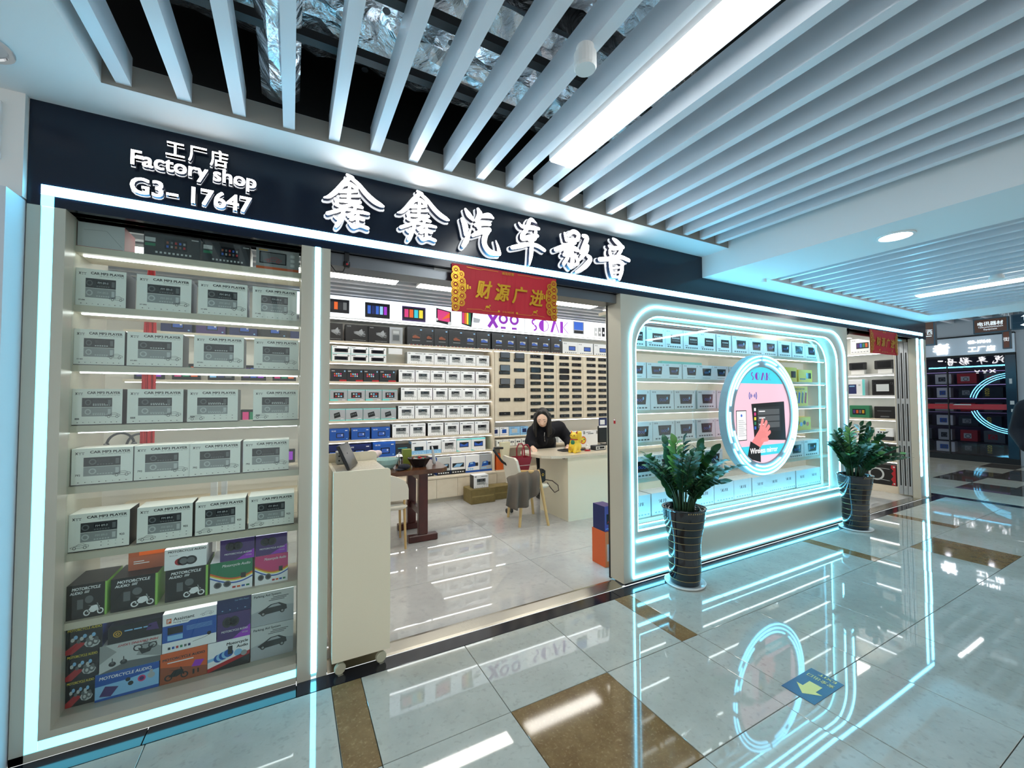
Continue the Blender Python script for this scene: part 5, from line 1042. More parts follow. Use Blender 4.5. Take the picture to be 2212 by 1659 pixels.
item('keyboard', (3.1, 1.93, .8005), 'dark keyboard lying on the counter behind the golden cat', 'keyboard', ('tray', M().bbox(-.02, .42, -.07, .07, 0, .018, darkgrey, .004)), ('keys', M().box(0, .4, -.055, .055, .0182, .022, blackp)))
item('figurine', (3.42, 1.8, .8005), 'tiny red and white figurine beside the golden cat', 'figurine', ('base', M().lathe([(.04, 0), (.04, .012), (.03, .014)], K['red'], 16)), ('figure', M().ell((0, 0, .04), .028, .024, .03, K['white'], 12, 8).ell((0, 0, .075), .018, .018, .018, K['white'], 12, 8)))
item('car_radio', (3.62, 1.82, .8005), 'loose grey car radio lying on the counter near the monitor', 'car radio', ('body', M().bbox(-.09, .09, -.05, .06, 0, .06, darkgrey, .005)), ('face', M().rect(-.08, .008, .08, .052, K['lgrey'], -.0506).disc(-.05, .03, .014, K['dark'], -.051).rect(-.02, .02, .06, .045, K['screen'], -.051)))
item('perfume_bottle', (3.82, 1.82, .8005), 'small clear bottle beside the loose radio on the counter', 'bottle', ('bottle', M().bbox(-.03, .03, -.02, .02, 0, .09, K['silver'], .006)), ('stopper', M().box(-.012, .012, -.012, .012, .0905, .11, K['dark'])))
carton('picture_card', 3.4, 3.86, 2.12, .8005, .98, .012, 'white', 'white', None, 'white pizza menu card standing behind the golden cat', 'card')
obj('printed_front', M().disc(.2, .1, .055, K['orange'], Y1, 18).disc(.2, .1, .04, K['yellow'], Y2, 18).disc(.22, .11, .012, K['green'], Y3, 8).disc(.18, .09, .012, K['red'], Y3, 8), bpy.data.objects['picture_card'], (-.23, 0, 0))
t = thing('computer_monitor', (4.16, 2.2, .8005), label='black computer monitor with a blue payment poster at the counter end', cat='monitor'); obj('screen_back', M().bbox(-.22, .22, -.015, .02, .04, .28, blackp, .006), t); obj('stand', M().box(-.03, .03, .02, .05, .0, .2, blackp).box(-.1, .1, -.06, .1, 0, .012, blackp), t)
o = obj('poster', M().rect(-.22, .285, .22, .40, K['navy'], 0).rect(-.22, .255, .22, .285, K['white'], 0).rect(-.2, .30, -.11, .37, K['white'], -.001).disc(.05, .335, .03, K['black'], -.001, 14).rect(.0, .375, .18, .39, K['lblue'], -.001).box(-.22, .22, .001, .003, .255, .40, K['navy']), t, (0, -.0165, 0))
carton('tonic_box', 3.95, 4.03, 1.75, .8005, .93, .05, 'white', 'teal', None, 'slim white and turquoise carton at the monitor end of the counter', 'box')

# ================================================================ SHOP: stand on castors by the doorway post
ps = thing('display_stand', (0, 0, 0), label='tall cream stand on castors beside the doorway post', cat='stand')
fp = [(.208, .075), (.513, .075), (.513, 1.085), (.508, 1.094), (.498, 1.099), (.208, 1.099)]
obj('front_panel', M().prism(fp, -.05, -.032, cream), ps); obj('side_panel', M().box(.208, .225, -.032, .36, .075, 1.095, cream), ps); obj('side_panel', M().box(.49, .507, -.032, .36, .075, 1.06, cream), ps)
obj('top_board', M().box(.225, .49, -.032, .36, 1.07, 1.095, stone), ps); obj('back_panel', M().prism([(.208, .075), (.507, .075), (.507, 1.13), (.50, 1.145), (.485, 1.152), (.208, 1.152)], .36, .376, cream), ps); obj('base_board', M().box(.225, .49, -.032, .36, .075, .095, cream), ps)
for x in (.25, .467):
    for y in (-.03, .33):
        c = obj('castor', M().lathe([(.026, -.012), (.03, -.008), (.03, .008), (.026, .012)], mat('castor_wheel', (190, 186, 160), .5), 16), ps, (x, y, .031), (PI/2, 0, .25)); obj('fork', M().box(-.014, .014, -.044, -.03, -.02, .02, chrome), c)
tb = thing('tablet', (.325, .10, 1.096), label='black tablet leaning on a small stand on the castor stand', cat='tablet'); o = obj('screen', M().bbox(-.115, .115, -.009, .009, 0, .15, blackp, .004), tb, (0, 0, .002), (-.42, 0, 1.25)); obj('glass', M().rect(-.105, .01, .105, .14, K['screen'], -.0094), o); obj('prop', M().tube([(-.02, .0, .0), (-.035, -.01, .09)], .004, blackm, 6), tb)
rb = thing('relay_box', (.285, .30, 1.096), label='small grey metal box with drilled holes behind the tablet', cat='metal box'); obj('case', M().bbox(-.035, .06, -.04, .04, 0, .075, mat('zinc', (170, 174, 172), .4, metal=.6), .003), rb)
for i in range(6): obj('vent_hole', M().disc(-.02+.025*(i % 3), .022+.028*(i // 3), .005, blackm, -.0406, 10), rb)

# ================================================================ SHOP: wooden table and things on it
dw = mat('dark_red_wood', (82, 30, 22), .3, noise=(7, (58, 20, 16), 6, .25)); slabm = mat('live_edge_walnut', (104, 66, 42), .25, noise=(10, (74, 44, 28), 7, .25))
ta = thing('wooden_table', (0, 0, 0), label='dark live-edge slab table on red wooden trestle legs', cat='table')
P0 = [(.25, 1.72), (.7, 1.70), (1.1, 1.715), (1.42, 1.72), (1.5, 1.80), (1.52, 2.1), (1.50, 2.38), (1.2, 2.42), (.7, 2.40), (.25, 2.41)]
o = obj('tabletop', M().prism(P0, 0, .045, slabm), ta); o.matrix_local = Matrix(((1, 0, 0, 0), (0, 0, 1, 0), (0, -1, 0, .758), (0, 0, 0, 1)))
for x in (1.235, .45):
    for y in (1.815, 2.28): obj('leg', M().bbox(x-.048, x+.048, y-.035, y+.035, .07, .712, dw, .005), ta); obj('foot', M().bbox(x-.155, x+.155, y-.04, y+.04, .001, .07, dw, .006), ta)
    for z in (.25, .62): obj('stretcher', M().box(x-.02, x+.02, 1.851, 2.244, z, z+.07, dw), ta)
def lathe_thing(name, loc, label, catn, prof, mt, part='body', n=28): return item(name, loc, label, catn, (part, M().lathe(prof, mt, n)))
gl_b = mat('frosted_aqua_glass', (186, 222, 218), .2, trans=.35)
t = lathe_thing('glass_bowl', (.88, 2.0, .7585), 'large pale aqua glass bowl on the wooden table', 'bowl', [(.05, 0), (.09, .006), (.125, .05), (.138, .1), (.133, .1), (.118, .05), (.08, .014), (.001, .01)], gl_b)
t = lathe_thing('salad_bowl', (1.235, 1.95, .7585), 'black angular bowl of dried food on the wooden table', 'bowl', [(.075, 0), (.08, .015), (.13, .095), (.122, .098), (.07, .025), (.001, .022)], blackp, n=10)
rr = random.Random(5); 
for i in range(26): a = rr.uniform(0, 6.28); r = .1*rr.random()**.5; obj('morsel', M().ell((r*math.cos(a), r*math.sin(a), .075+.012*rr.random()), .018, .014, .012, [K['brown'], K['dark'], K['red'], K['green'], K['lgrey']][i % 5], 8, 5), t)
lathe_thing('kettle', (1.06, 2.12, .7585), 'shiny steel flask between the glass bowl and green carton', 'flask', [(.04, 0), (.043, .01), (.043, .1), (.03, .12), (.012, .126), (.012, .14), (.001, .146)], chrome)
item('tea_carton', (1.16, 2.2, .7585), 'upright olive green carton behind the black bowl', 'carton', ('carton', M().bbox(-.048, .048, -.04, .04, 0, .165, mat('olive_carton', (122, 138, 52), .5), .003)))
o = obj('cap', M().ell((0, 0, .03), .065, .06, .03, mat('navy_felt', (24, 28, 40), .9), 16, 8).ell((-.05, -.03, .012), .05, .045, .01, mat('navy_felt', (24, 28, 40), .9), 14, 5), None, (1.04, 1.82, .7585), label='dark navy cap lying at the front of the wooden table', cat='cap')
t = thing('wrapped_bottle', (1.42, 2.0, .7585), label='slim bottle in crumpled clear wrap at the table end', cat='bottle'); obj('bottle', M().cap((0, 0, .025), (-.02, 0, .17), .024, .012, mat('cloudy_wrap', (196, 200, 202), .25), 10, 4), t); obj('cap_top', M().cap((-.02, 0, .18), (-.024, 0, .195), .010, .008, K['white'], 8, 3), t)
t = thing('cloth_bundle', (.72, 2.2, .775), label='pale pink cloth heap behind the glass bowl', cat='cloth'); m = M()
for a, b, c, r in ((0, 0, .06, .07), (.06, .02, .1, .06), (.13, .03, .12, .035), (-.07, 0, .05, .06)): m.ell((a, b, c), r*1.4, r, r, mat('pink_cloth', (226, 206, 204), .8))
fuse(obj('cloth', m, t), .012, 4)
# chair by the table
seatm = mat('cream_upholstery', (220, 214, 198), .8); woodl = mat('light_oak', (206, 170, 112), .45)
ch = thing('dining_chair', (.80, 1.78, 0), label='cream rounded-back chair pushed in beside the wooden table', cat='chair')
obj('seat', M().bbox(-.23, .23, -.17, .24, .40, .46, seatm, .025), ch)
bp = [(-.22+.44*i/12, .52+.0*i) for i in range(13)]
bk = [(-.235, .50), (.235, .50)]+[(.235*math.cos(a)*1.0, .60+.15*math.sin(a)) for a in [PI*k/10 for k in range(11)]]
obj('backrest', M().prism(bk, -.175, -.135, seatm), ch); 
for x, y in ((-.21, -.14), (.22, -.12), (-.2, .22), (.25, .24)): obj('leg', M().tube([(x, y, 0), (x*.95, y*.92, .42)], [.011, .014], woodl, 8), ch)
for x in (-.2, .2): obj('back_post', M().tube([(x, -.13, .41), (x, -.155, .53)], .012, woodl, 8), ch)

# ================================================================ SHOP: armchair with bag and scarf, cartons
ac = thing('armchair', (0, 0, 0), label='oak-legged cream chair in front of the sales counter', cat='chair')
for a, b in (((2.42, 2.13, 0), (2.44, 2.08, .44)), ((2.345, 1.70, 0), (2.42, 1.74, .62)), ((2.676, 1.60, 0), (2.56, 1.63, .63)), ((2.77, 2.10, 0), (2.70, 2.06, .44))): obj('leg', M().tube([a, b], [.016, .02], woodl, 8), ac)
obj('arm_rail', M().tube([(2.40, 1.76, .625), (2.47, 1.66, .635), (2.575, 1.635, .635)], .02, woodl, 8), ac)
obj('seat', M().bbox(2.38, 2.74, 1.66, 2.12, .42, .47, seatm, .022), ac)
obj('backrest', M().rings([[(2.38+d, 1.72+.02*s, z), (2.36+d, 1.9, z), (2.38+d, 2.1-.02*s, z), (2.41+d, 2.1-.02*s, z), (2.39+d, 1.9, z), (2.41+d, 1.72+.02*s, z)] for z, d, s in ((.46, 0, 0), (.62, -.03, 0), (.76, -.06, 1), (.79, -.07, 3))], seatm), ac)
scm = mat('taupe_wool', (104, 94, 84), .95, bump=(260, .4, .002)); sf = thing('scarf', (0, 0, 0), label='taupe wool scarf draped over the chair arm', cat='scarf')
vs = []; fs = []; nx, nz = 26, 14
for i in range(nx+1):
    u = i/nx
    for j in range(nz+1):
        v_ = j/nz; x = 2.19+.37*u+.03*v_*(.5-u); y = 1.66+.05*math.sin(u*19)*(.3+.7*v_)-.02+.08*(1-u); z = .655-.12*(1-u)**2*.6-v_*(.16+.24*math.sin(PI*min(1, .15+u*.85))**.7)
        vs.append((x-.05*v_*(1-u), y-.06*math.sin(PI*min(1, v_*3)*.5), z))
for i in range(nx):
    for j in range(nz): a = i*(nz+1)+j; fs.append((a, a+1, a+nz+2, a+nz+1))
o = obj('cloth', M().add(vs, fs, scm), sf, smooth=True); q = o.modifiers.new('thick', 'SOLIDIFY'); q.thickness = .008
redm = mat('dark_red_mesh_bag', (140, 22, 40), .5); bg = thing('tote_bag', (2.47, 1.92, .475), label='dark red mesh tote bag standing on the chair', cat='bag')
obj('bag_body', M().rings([[(-.085*s, -.05*s, z), (.085*s, -.05*s, z), (.085*s, .05*s, z), (-.085*s, .05*s, z)] for z, s in ((0, .75), (.15, 1.15), (.30, 1.55))], redm, True, False), bg); obj('lining', M().box(-.11, .11, -.065, .065, .2, .24, mat('pale_stuff', (206, 196, 186), .8)), bg)
for y in (-.07, .07): obj('handle', M().tube([(-.0, y, .29), (.0, y, .40), (.03, y, .45), (.075, y, .45), (.105, y, .40), (.11, y, .29)], .009, redm, 8), bg)
hb = thing('handbag', (2.68, 1.78, .472), label='small black handbag with strap hanging off the chair seat', cat='handbag'); obj('bag_body', M().bbox(-.04, .05, -.06, .06, 0, .16, blackm, .02), hb); obj('clasp', M().annulus(0, .1, .010, .016, K['gold'], -.061, 16), hb); obj('strap', M().tube([(.05, -.02, .03), (.12, -.08, .02), (.19, -.1, -.04), (.2, -.1, -.1), (.14, -.1, -.12), (.09, -.09, -.06), (.06, -.06, .0)], .006, mat('brown_leather', (58, 36, 28), .5), 6), hb)
st = thing('stroller_handle', (2.28, 2.02, 0), label='folded black trolley handle behind the red bag', cat='trolley'); obj('handle', M().tube([(.16, -.05, .60), (.0, .0, .72), (-.09, .05, .86), (-.06, .1, .875), (.06, .09, .87)], .014, blackp, 8), st); obj('frame', M().tube([(.16, -.05, .6), (.2, .2, .3), (.22, .25, .02)], .012, blackp, 8), st); obj('wheel', M().lathe([(.03, -.012), (.034, 0), (.03, .012)], blackp, 16), st, (.2, .25, .036), (0, PI/2, 0)); obj('wheel', M().lathe([(.03, -.012), (.034, 0), (.03, .012)], blackp, 16), st, (.26, .25, .036), (0, PI/2, 0)); obj('paper_bag', M().rings([[(-.05*s, -.03, z), (.05*s, -.03, z), (.05*s, .03, z), (-.05*s, .03, z)] for z, s in ((.72, .8), (.86, 1.1), (.94, 1.3))], mat('cream_paper', (226, 216, 180), .8)), st, (.1, .12, 0))
kraft = mat('olive_kraft_card', (128, 112, 66), .75, noise=(18, (112, 98, 56), 5, .25)); tape = mat('packing_tape', (150, 134, 84), .25)
def parcel(x0, x1, y0, y1, h, label):
    t = thing('shipping_carton', ((x0+x1)/2, y0, 0.001), label=label, cat='carton'); w = (x1-x0)/2; obj('carton', M().bbox(-w, w, 0, y1-y0, 0, h, kraft, .004), t); obj('tape', M().rect(-w*.9, h*.46, w*.9, h*.54, tape, -.0006).add([(-w*.95, (y1-y0)*.44, h+.0006), (w*.95, (y1-y0)*.44, h+.0006), (w*.95, (y1-y0)*.56, h+.0006), (-w*.95, (y1-y0)*.56, h+.0006)], [(0, 1, 2, 3)], tape), t)
parcel(2.235, 2.615, 2.90, 3.19, .205, 'olive kraft carton on the floor with a white radio box on top'); parcel(2.63, 2.93, 2.98, 3.2, .19, 'olive kraft carton behind the armchair legs')
carton('radio_box', 2.298, 2.528, 2.95, .2065, .39, .14, 'white', 'dark', pw[0], 'white radio box standing on the olive kraft carton', 'box')
m = M(); m.rect(.02, .06, .09, .15, K['screen'], Y1); m.flat([(.03, .07), (.08, .09), (.06, .13)], K['red'], Y2); m.rect(.01, .02, .05, .024, K['lblue'], Y1)
carton('horn_box', 2.46, 2.575, .36, .3095, .53, .16, 'purple', 'navy', P(m, .115, .22), 'dark violet box stacked on the orange box by the right jamb', 'box')
m = M(); [m.rect(.07, .1+.035*i, .085, .125+.035*i, K['white'], Y1) for i in range(4)]; m.rect(.10, .15, .112, .25, K['black'], Y1)
for i in range(4): m.rect(.02+.008*i, .05, .023+.008*i, .2, K['lgrey'], Y1)
carton('speaker_box', 2.455, 2.58, .35, .001, .309, .18, 'orange', 'orange', P(m, .125, .308), 'tall orange speaker box on the shop floor by the right jamb', 'box')

# ================================================================ PEOPLE
skin = mat('skin', (236, 196, 172), .5); hairm = mat('black_hair', (20, 16, 15), .5); coat = mat('black_padded_coat', (17, 18, 26), .8, spec=.25, bump=(9, .35, .01)); trou = mat('black_trousers', (10, 10, 13), .9, spec=.2); lipm = mat('lips', (178, 86, 84), .45)
def hand(m, wrist, d, up, mt, s=1.):
    d = Vector(d).normalized(); up = Vector(up).normalized(); sd = d.cross(up).normalized(); w = Vector(wrist)
    m.cap(w, w+d*.05*s, .026*s, .03*s, mt, 10, 4)
    for k, (o_, L) in enumerate(((-.026, .058), (-.009, .068), (.009, .064), (.025, .05))):
        a = w+d*.065*s+sd*o_*s; b = a+d*L*.5*s-up*.004*s; c = b+d*L*.45*s-up*.018*s; m.cap(a, b, .0095*s, .009*s, mt, 8, 3); m.cap(b, c, .009*s, .0075*s, mt, 8, 3)
    a = w+d*.02*s-sd*.028*s; b = a+d*.03*s-sd*.02*s-up*.008*s; m.cap(a, b, .011*s, .010*s, mt, 8, 3); m.cap(b, b+d*.026*s-up*.01*s, .010*s, .008*s, mt, 8, 3)
wo = thing('person', (3.35, 2.72, 0), label='person in black padded coat with long dark hair bending over the sales counter', cat='person')
def L(p): return Vector(p)-Vector((3.35, 2.72, 0))
HC = L((2.955, 2.16, 1.225)); fw = Vector((-.50, -.70, -.50)).normalized(); upv = (Vector((-.28, -.36, .89))-fw*Vector((-.28, -.36, .89)).dot(fw)).normalized(); rt = fw.cross(upv).normalized()
def HP(r, u, f): return HC+rt*r+upv*u+fw*f
Rm = Matrix((rt, -fw, upv)).transposed().to_4x4().to_euler()
m = M(); m.ell(HC, .076, .094, .108, skin, 20, 14, Rm); m.ell(HP(0, -.058, .022), .05, .054, .055, skin, 16, 10, Rm); m.cap(HP(0, -.06, -.03), L((3.08, 2.36, 1.06)), .05, .06, skin)
m.cap(HP(0, .015, .09), HP(0, -.026, .106), .008, .0125, skin, 8, 3)
for s in (-1, 1): m.ell(HP(s*.076, -.005, -.005), .012, .022, .03, skin, 10, 6, Rm); m.ell(HP(s*.04, -.028, .058), .024, .02, .02, skin, 10, 6, Rm)
hand(m, L((2.80, 2.17, .85)), (-.1, -.6, -.25), (0, -.2, 1), skin); hand(m, L((3.36, 2.14, .83)), (-.5, -.6, -.05), (0, 0, 1), skin)
m.cap(L((3.08, 2.36, 1.06)), L((3.3, 2.68, .9)), .08, .1, skin)
for a, b in (((2.82, 2.26, .9), (2.80, 2.17, .85)), ((3.46, 2.3, .86), (3.36, 2.14, .83))): m.cap(L(a), L(b), .032, .026, skin)
m.cap(L((2.9, 2.33, 1.03)), L((2.82, 2.26, .9)), .04, .034, skin); m.cap(L((3.4, 2.42, 1.05)), L((3.46, 2.3, .86)), .04, .034, skin); m.cap(L((2.9, 2.33, 1.03)), L((3.4, 2.42, 1.05)), .05, .05, skin)
for x in (3.28, 3.44): m.cap(L((x, 2.72, .88)), L((x, 2.70, .47)), .075, .05, skin); m.cap(L((x, 2.70, .47)), L((x, 2.76, .09)), .05, .035, skin); m.cap(L((x, 2.76, .04)), L((x-.02, 2.64, .035)), .034, .03, skin)
fuse(obj('body', m, wo), .008, 3)
for s in (-1, 1):
    obj('eye', M().ell(HP(s*.031, .0, .087), .0165, .008, .0052, hairm, 12, 6, Rm), wo); obj('eyebrow', M().cap(HP(s*.017, .033, .089), HP(s*.046, .025, .081), .0032, .0022, hairm, 6, 3), wo)
obj('mouth', M().ell(HP(0, -.06, .082), .021, .009, .0075, lipm, 12, 6, Rm), wo)
m = M(); m.ell(HP(0, .03, -.036), .088, .09, .102, hairm, 20, 12, Rm)
for s in (-1, 1):
    m.cap(HP(s*.03, .1, .01), HP(s*.086, .0, .012), .026, .024, hairm); m.cap(HP(s*.086, .0, .012), L((2.955, 2.16, 1.225))+rt*s*.09+Vector((-.01, -.0, -.14)), .030, .026, hairm); m.cap(HC+rt*s*.09+Vector((-.01, 0, -.14)), HC+rt*s*.085+Vector((0, .01, -.24)), .03, .018, hairm)
    m.cap(HP(s*.08, .02, -.04), HC+rt*s*.1+Vector((.04, .06, -.2)), .04, .03, hairm)
m.cap(HP(0, .02, -.06), L((3.06, 2.36, 1.12)), .075, .07, hairm)
fuse(obj('hair', m, wo), .008, 4)
m = M(); m.cap(L((3.06, 2.36, 1.04)), L((3.34, 2.72, .88)), .155, .165, coat, 18, 6); m.cap(L((2.93, 2.33, 1.02)), L((3.40, 2.43, 1.05)), .105, .115, coat, 16, 6); m.cap(L((3.34, 2.72, .9)), L((3.36, 2.74, .72)), .165, .17, coat, 18, 5)
m.cap(L((2.91, 2.32, 1.01)), L((2.83, 2.27, .905)), .085, .075, coat); m.cap(L((2.83, 2.27, .905)), L((2.805, 2.2, .865)), .072, .05, coat); m.cap(L((3.42, 2.42, 1.04)), L((3.50, 2.32, .90)), .095, .08, coat); m.cap(L((3.50, 2.32, .9)), L((3.39, 2.18, .845)), .075, .05, coat)
m.cap(L((2.96, 2.26, 1.02)), L((3.18, 2.30, 1.03)), .055, .06, coat); m.cap(L((2.98, 2.29, 1.02)), L((3.04, 2.30, .905)), .08, .08, coat)
fuse(obj('coat', m, wo), .012, 5)
obj('zip', M().tube([L((3.01, 2.19, 1.03)), L((3.0, 2.185, .98)), L((3.02, 2.2, .91))], .004, chrome, 6), wo)
m = M()
for x in (3.28, 3.44): m.cap(L((x, 2.72, .85)), L((x, 2.70, .47)), .098, .072, trou); m.cap(L((x, 2.70, .47)), L((x, 2.76, .1)), .07, .055, trou)
fuse(obj('trousers', m, wo), .014, 3)
for x in (3.28, 3.44): fuse(obj('shoe', M().cap(L((x, 2.77, .045)), L((x-.02, 2.60, .036)), .044, .036, blackp).box(*[v for v in (x-3.35-.04, x-3.35+.04, -.14, .09, .001, .02)], blackp), wo), .01, 2)
# passer-by at the corridor
pb_ = thing('person', (7.06, -1.40, 0), label='person in black coat and trousers walking past with grey trainers', cat='person')
m = M(); m.ell((-.03, 0, 1.60), .085, .075, .11, skin, 18, 12); m.cap((0, 0, 1.52), (0, 0, 1.42), .055, .06, skin); m.cap((0, 0, 1.35), (0, 0, .95), .12, .12, skin); m.cap((-.11, 0, 1.6), (-.125, 0, 1.575), .010, .014, skin, 8, 3)
for s in (-1, 1):
    m.ell((-.02, s*.086, 1.6), .02, .012, .03, skin, 10, 6); m.cap((0, s*.2, 1.36), (.02, s*.25, 1.08), .05, .042, skin); m.cap((.02, s*.25, 1.08), (-.08, s*.2, .98), .04, .03, skin); hand(m, (-.07, s*.19, .98), (-.2, -s*.5, -.5), (-1, 0, .3), skin, .8); m.cap((0, s*.1, .9), (-.05*s, s*.1, .48), .08, .055, skin); m.cap((-.05*s, s*.1, .48), (-.08*s, s*.1, .1), .052, .036, skin)
fuse(obj('body', m, pb_), .012, 3)
fuse(obj('hair', M().ell((0, 0, 1.645), .105, .098, .085, hairm).ell((.045, 0, 1.59), .075, .09, .1, hairm), pb_), .012, 3)
obj('eye', M().ell((-.108, -.03, 1.615), .006, .012, .006, hairm, 8, 5), pb_); obj('eye', M().ell((-.108, .03, 1.615), .006, .012, .006, hairm, 8, 5), pb_); obj('mouth', M().ell((-.11, 0, 1.54), .006, .02, .005, lipm, 8, 5), pb_)
m = M(); m.cap((0, 0, 1.33), (0, 0, .9), .19, .21, coat, 18, 6); m.cap((0, -.13, 1.38), (0, .13, 1.38), .12, .12, coat)
for s in (-1, 1): m.cap((0, s*.2, 1.36), (.03, s*.27, 1.1), .1, .085, coat); m.cap((.03, s*.27, 1.1), (-.12, s*.18, .96), .085, .075, coat)
fuse(obj('coat', m, pb_), .016, 5)
m = M()
for s in (-1, 1): m.cap((0, s*.1, .86), (-.05*s, s*.1, .48), .12, .095, trou); m.cap((-.05*s, s*.1, .48), (-.08*s, s*.1, .11), .09, .07, trou)
fuse(obj('trousers', m, pb_), .016, 3)
for s in (-1, 1):
    sh = fuse(obj('shoe', M().cap((-.06*s, s*.1, .06), (-.06*s-.14, s*.1, .045), .05, .042, mat('grey_trainer', (120, 124, 124), .6)), pb_), .01, 2); obj('sole', M().bbox(-.06*s-.195, -.06*s+.065, s*.1-.048, s*.1+.048, .001, .026, K['white'], .01), sh)

# ================================================================ FAR DOORWAY: side wall shelves
su = thing('shelving_unit', (0, 0, 0), label='lit side wall shelves of car screens seen through the far doorway', cat='shelves')
obj('back_board', M().box(8.375, 8.396, .301, 2.2, .0, 2.6, mat('pale_wallpaper', (214, 214, 206), .7, noise=(6, (200, 200, 192), 6, .3))), su); obj('base_cabinet', M().box(8.2, 8.374, .301, 2.2, .0, .11, wood), su); obj('side_panel', M().box(8.1995, 8.374, .3005, .306, .111, 2.33, white), su)
for z, e in ((2.5, 0), (2.205, 0), (1.855, 0), (1.51, 0), (1.145, 0), (.80, 0), (.53, .03)):
    s = obj('shelf', M().box(8.2, 8.374, .307, 2.2, z-.03-e, z, wood if z < 1.2 else white), su); obj('led_strip', M().box(8.215, 8.225, .31, 2.18, z-.038-e, z-.0302-e, led_w), s)
def side_item(y0, y1, z, h, fn, label, catn='car screen', name='car_screen', x=8.235, depth=.05, mt=None):
    """front faces -X; local x runs along -Y"""
    t = thing(name, (x, (y0+y1)/2, z+.0006), -PI/2, label=label, cat=catn); w = abs(y1-y0); m = M(); obj('body', M().bbox(-w/2, w/2, 0, depth, 0, h, mt or blackp, .006), t); fn(m, w, h)
    if m.v: obj('front_print', m, t)
def f_white(m, w, h): soak(m, -w*.45, h*.84, h*.07, K['mid'], -.0006, 1.1); m.rect(-w*.2, h*.3, w*.42, h*.72, K['screen'], -.0006); [m.rect(-w*.17+w*.14*i, h*.38, -w*.06+w*.14*i, h*.66, K[c], -.001) for i, c in enumerate(('purple', 'scrblue', 'green', 'orange'))]; [m.rect(-w*.45+w*.15*i, h*.06, -w*.35+w*.15*i, h*.1, K['mid'], -.0006) for i in range(6)]
side_item(.60, .87, 2.205, .235, f_white, 'white SOAK screen box beside the far doorway banner', 'box', 'radio_box', mt=K['white'], depth=.1)
side_item(.31, .56, 2.205, .22, f_white, 'white SOAK screen box behind the far doorway banner', 'box', 'radio_box', mt=K['white'], depth=.1)
def f_unit(m, w, h): m.rect(-w*.34, h*.15, w*.34, h*.85, gloss, -.0006); m.annulus(-w*.42, h*.3, h*.07, h*.11, knob, -.0008); m.annulus(w*.42, h*.3, h*.07, h*.11, knob, -.0008)
side_item(.67, .90, 1.93, .12, f_unit, 'black square-ended car screen on a stand beside the rounded one'); side_item(.312, .56, 1.925, .14, f_unit, 'black round-ended car screen on the upper side shelf')
for y, l in ((.785, 'small white stand block under the square-ended screen'), (.43, 'small white stand block under the round-ended screen')): item('stand_block', (8.275, y, 1.8556), l, 'stand', ('block', M().bbox(-.03, .03, -.09, .09, 0, .072, white, .004)))
def f_wb(m, w, h): m.rect(-w*.5, h*.1, w*.0, h*.7, K['navy'], -.0006); m.rect(-w*.42, h*.55, -w*.1, h*.62, K['lblue'], -.001); m.rect(w*.35, 0, w*.5, h, K['teal'], -.0006); m.rect(w*.12, h*.6, w*.25, h*.7, K['lgrey'], -.0006)
side_item(.69, .92, 1.51, .26, f_wb, 'white and turquoise screen box on the middle side shelf', 'box', 'radio_box', mt=K['white'], depth=.12)
def f_frame(m, w, h): m.rect(-w*.42, h*.1, w*.42, h*.9, gloss, -.0006); m.rect(-w*.3, h*.25, w*.25, h*.7, mat('painted_screen_glare', (210, 214, 214), .1), -.001); m.annulus(-w*.37, h*.75, .012, .018, knob, -.001); m.annulus(w*.36, h*.75, .012, .018, knob, -.001)  # pale rectangle paints the glare onto the screen
side_item(.312, .60, 1.51, .25, f_frame, 'large grey framed car screen with a painted bright reflection')
def f_green(m, w, h): m.rect(-w*.35, h*.25, w*.3, h*.7, K['screen'], -.0006); [m.rect(-w*.31+w*.15*i, h*.35, -w*.2+w*.15*i, h*.62, K[c], -.001) for i, c in enumerate(('purple', 'orange', 'mid', 'gold'))]
side_item(.64, .91, 1.145, .2, f_green, 'green screen box on the lower side shelf', 'box', 'radio_box', mt=K['green'], depth=.1)
def f_amp(m, w, h): m.rect(-w*.35, h*.6, w*.3, h*.64, K['mid'], -.0006); m.rect(-w*.2, h*.1, w*.2, h*.2, K['mid'], -.0006)
side_item(.312, .58, 1.145, .19, f_amp, 'wide black amplifier beside the green box', 'amplifier', 'amplifier')
def f_dev(m, w, h): [m.disc(-w*.3+w*.15*i, h*.5, h*.1, K['dark'], -.0006, 10) for i in range(4)]; m.rect(-w*.2, h*.75, w*.1, h*.85, K['yellow'], -.0006); m.line([(-w*.2, h*.5), (0, h*.3), (w*.2, h*.5)], .006, K['black'], -.001)
side_item(.68, .91, .80, .14, f_dev, 'white device with wiring sockets on a side shelf', 'device', 'wiring_unit', mt=K['white']); side_item(.35, .58, .86, .13, f_dev, 'white device with a thick white cable on a side shelf', 'device', 'wiring_unit', mt=K['white'])
item('stand_block', (8.28, .465, .8006), 'low grey stand under the white cabled device', 'stand', ('block', M().bbox(-.03, .03, -.1, .1, 0, .058, darkgrey, .004)))
item('cable', (8.25, .45, .8006), 'thick white cable curling below the cabled device', 'cable', ('cord', M().tube([(.0, .0, .12), (-.03, .02, .08), (-.035, .06, .02), (-.02, .1, .008)], .008, K['white'], 8)), ('plug', M().box(-.035, -.005, .1, .125, .001, .016, K['black'])))
side_item(.312, .75, .53, .21, lambda m, w, h: m.rect(-w*.45, h*.1, w*.45, h*.9, gloss, -.0006), 'wide black speaker box on the lowest side shelf', 'speaker', 'speaker')
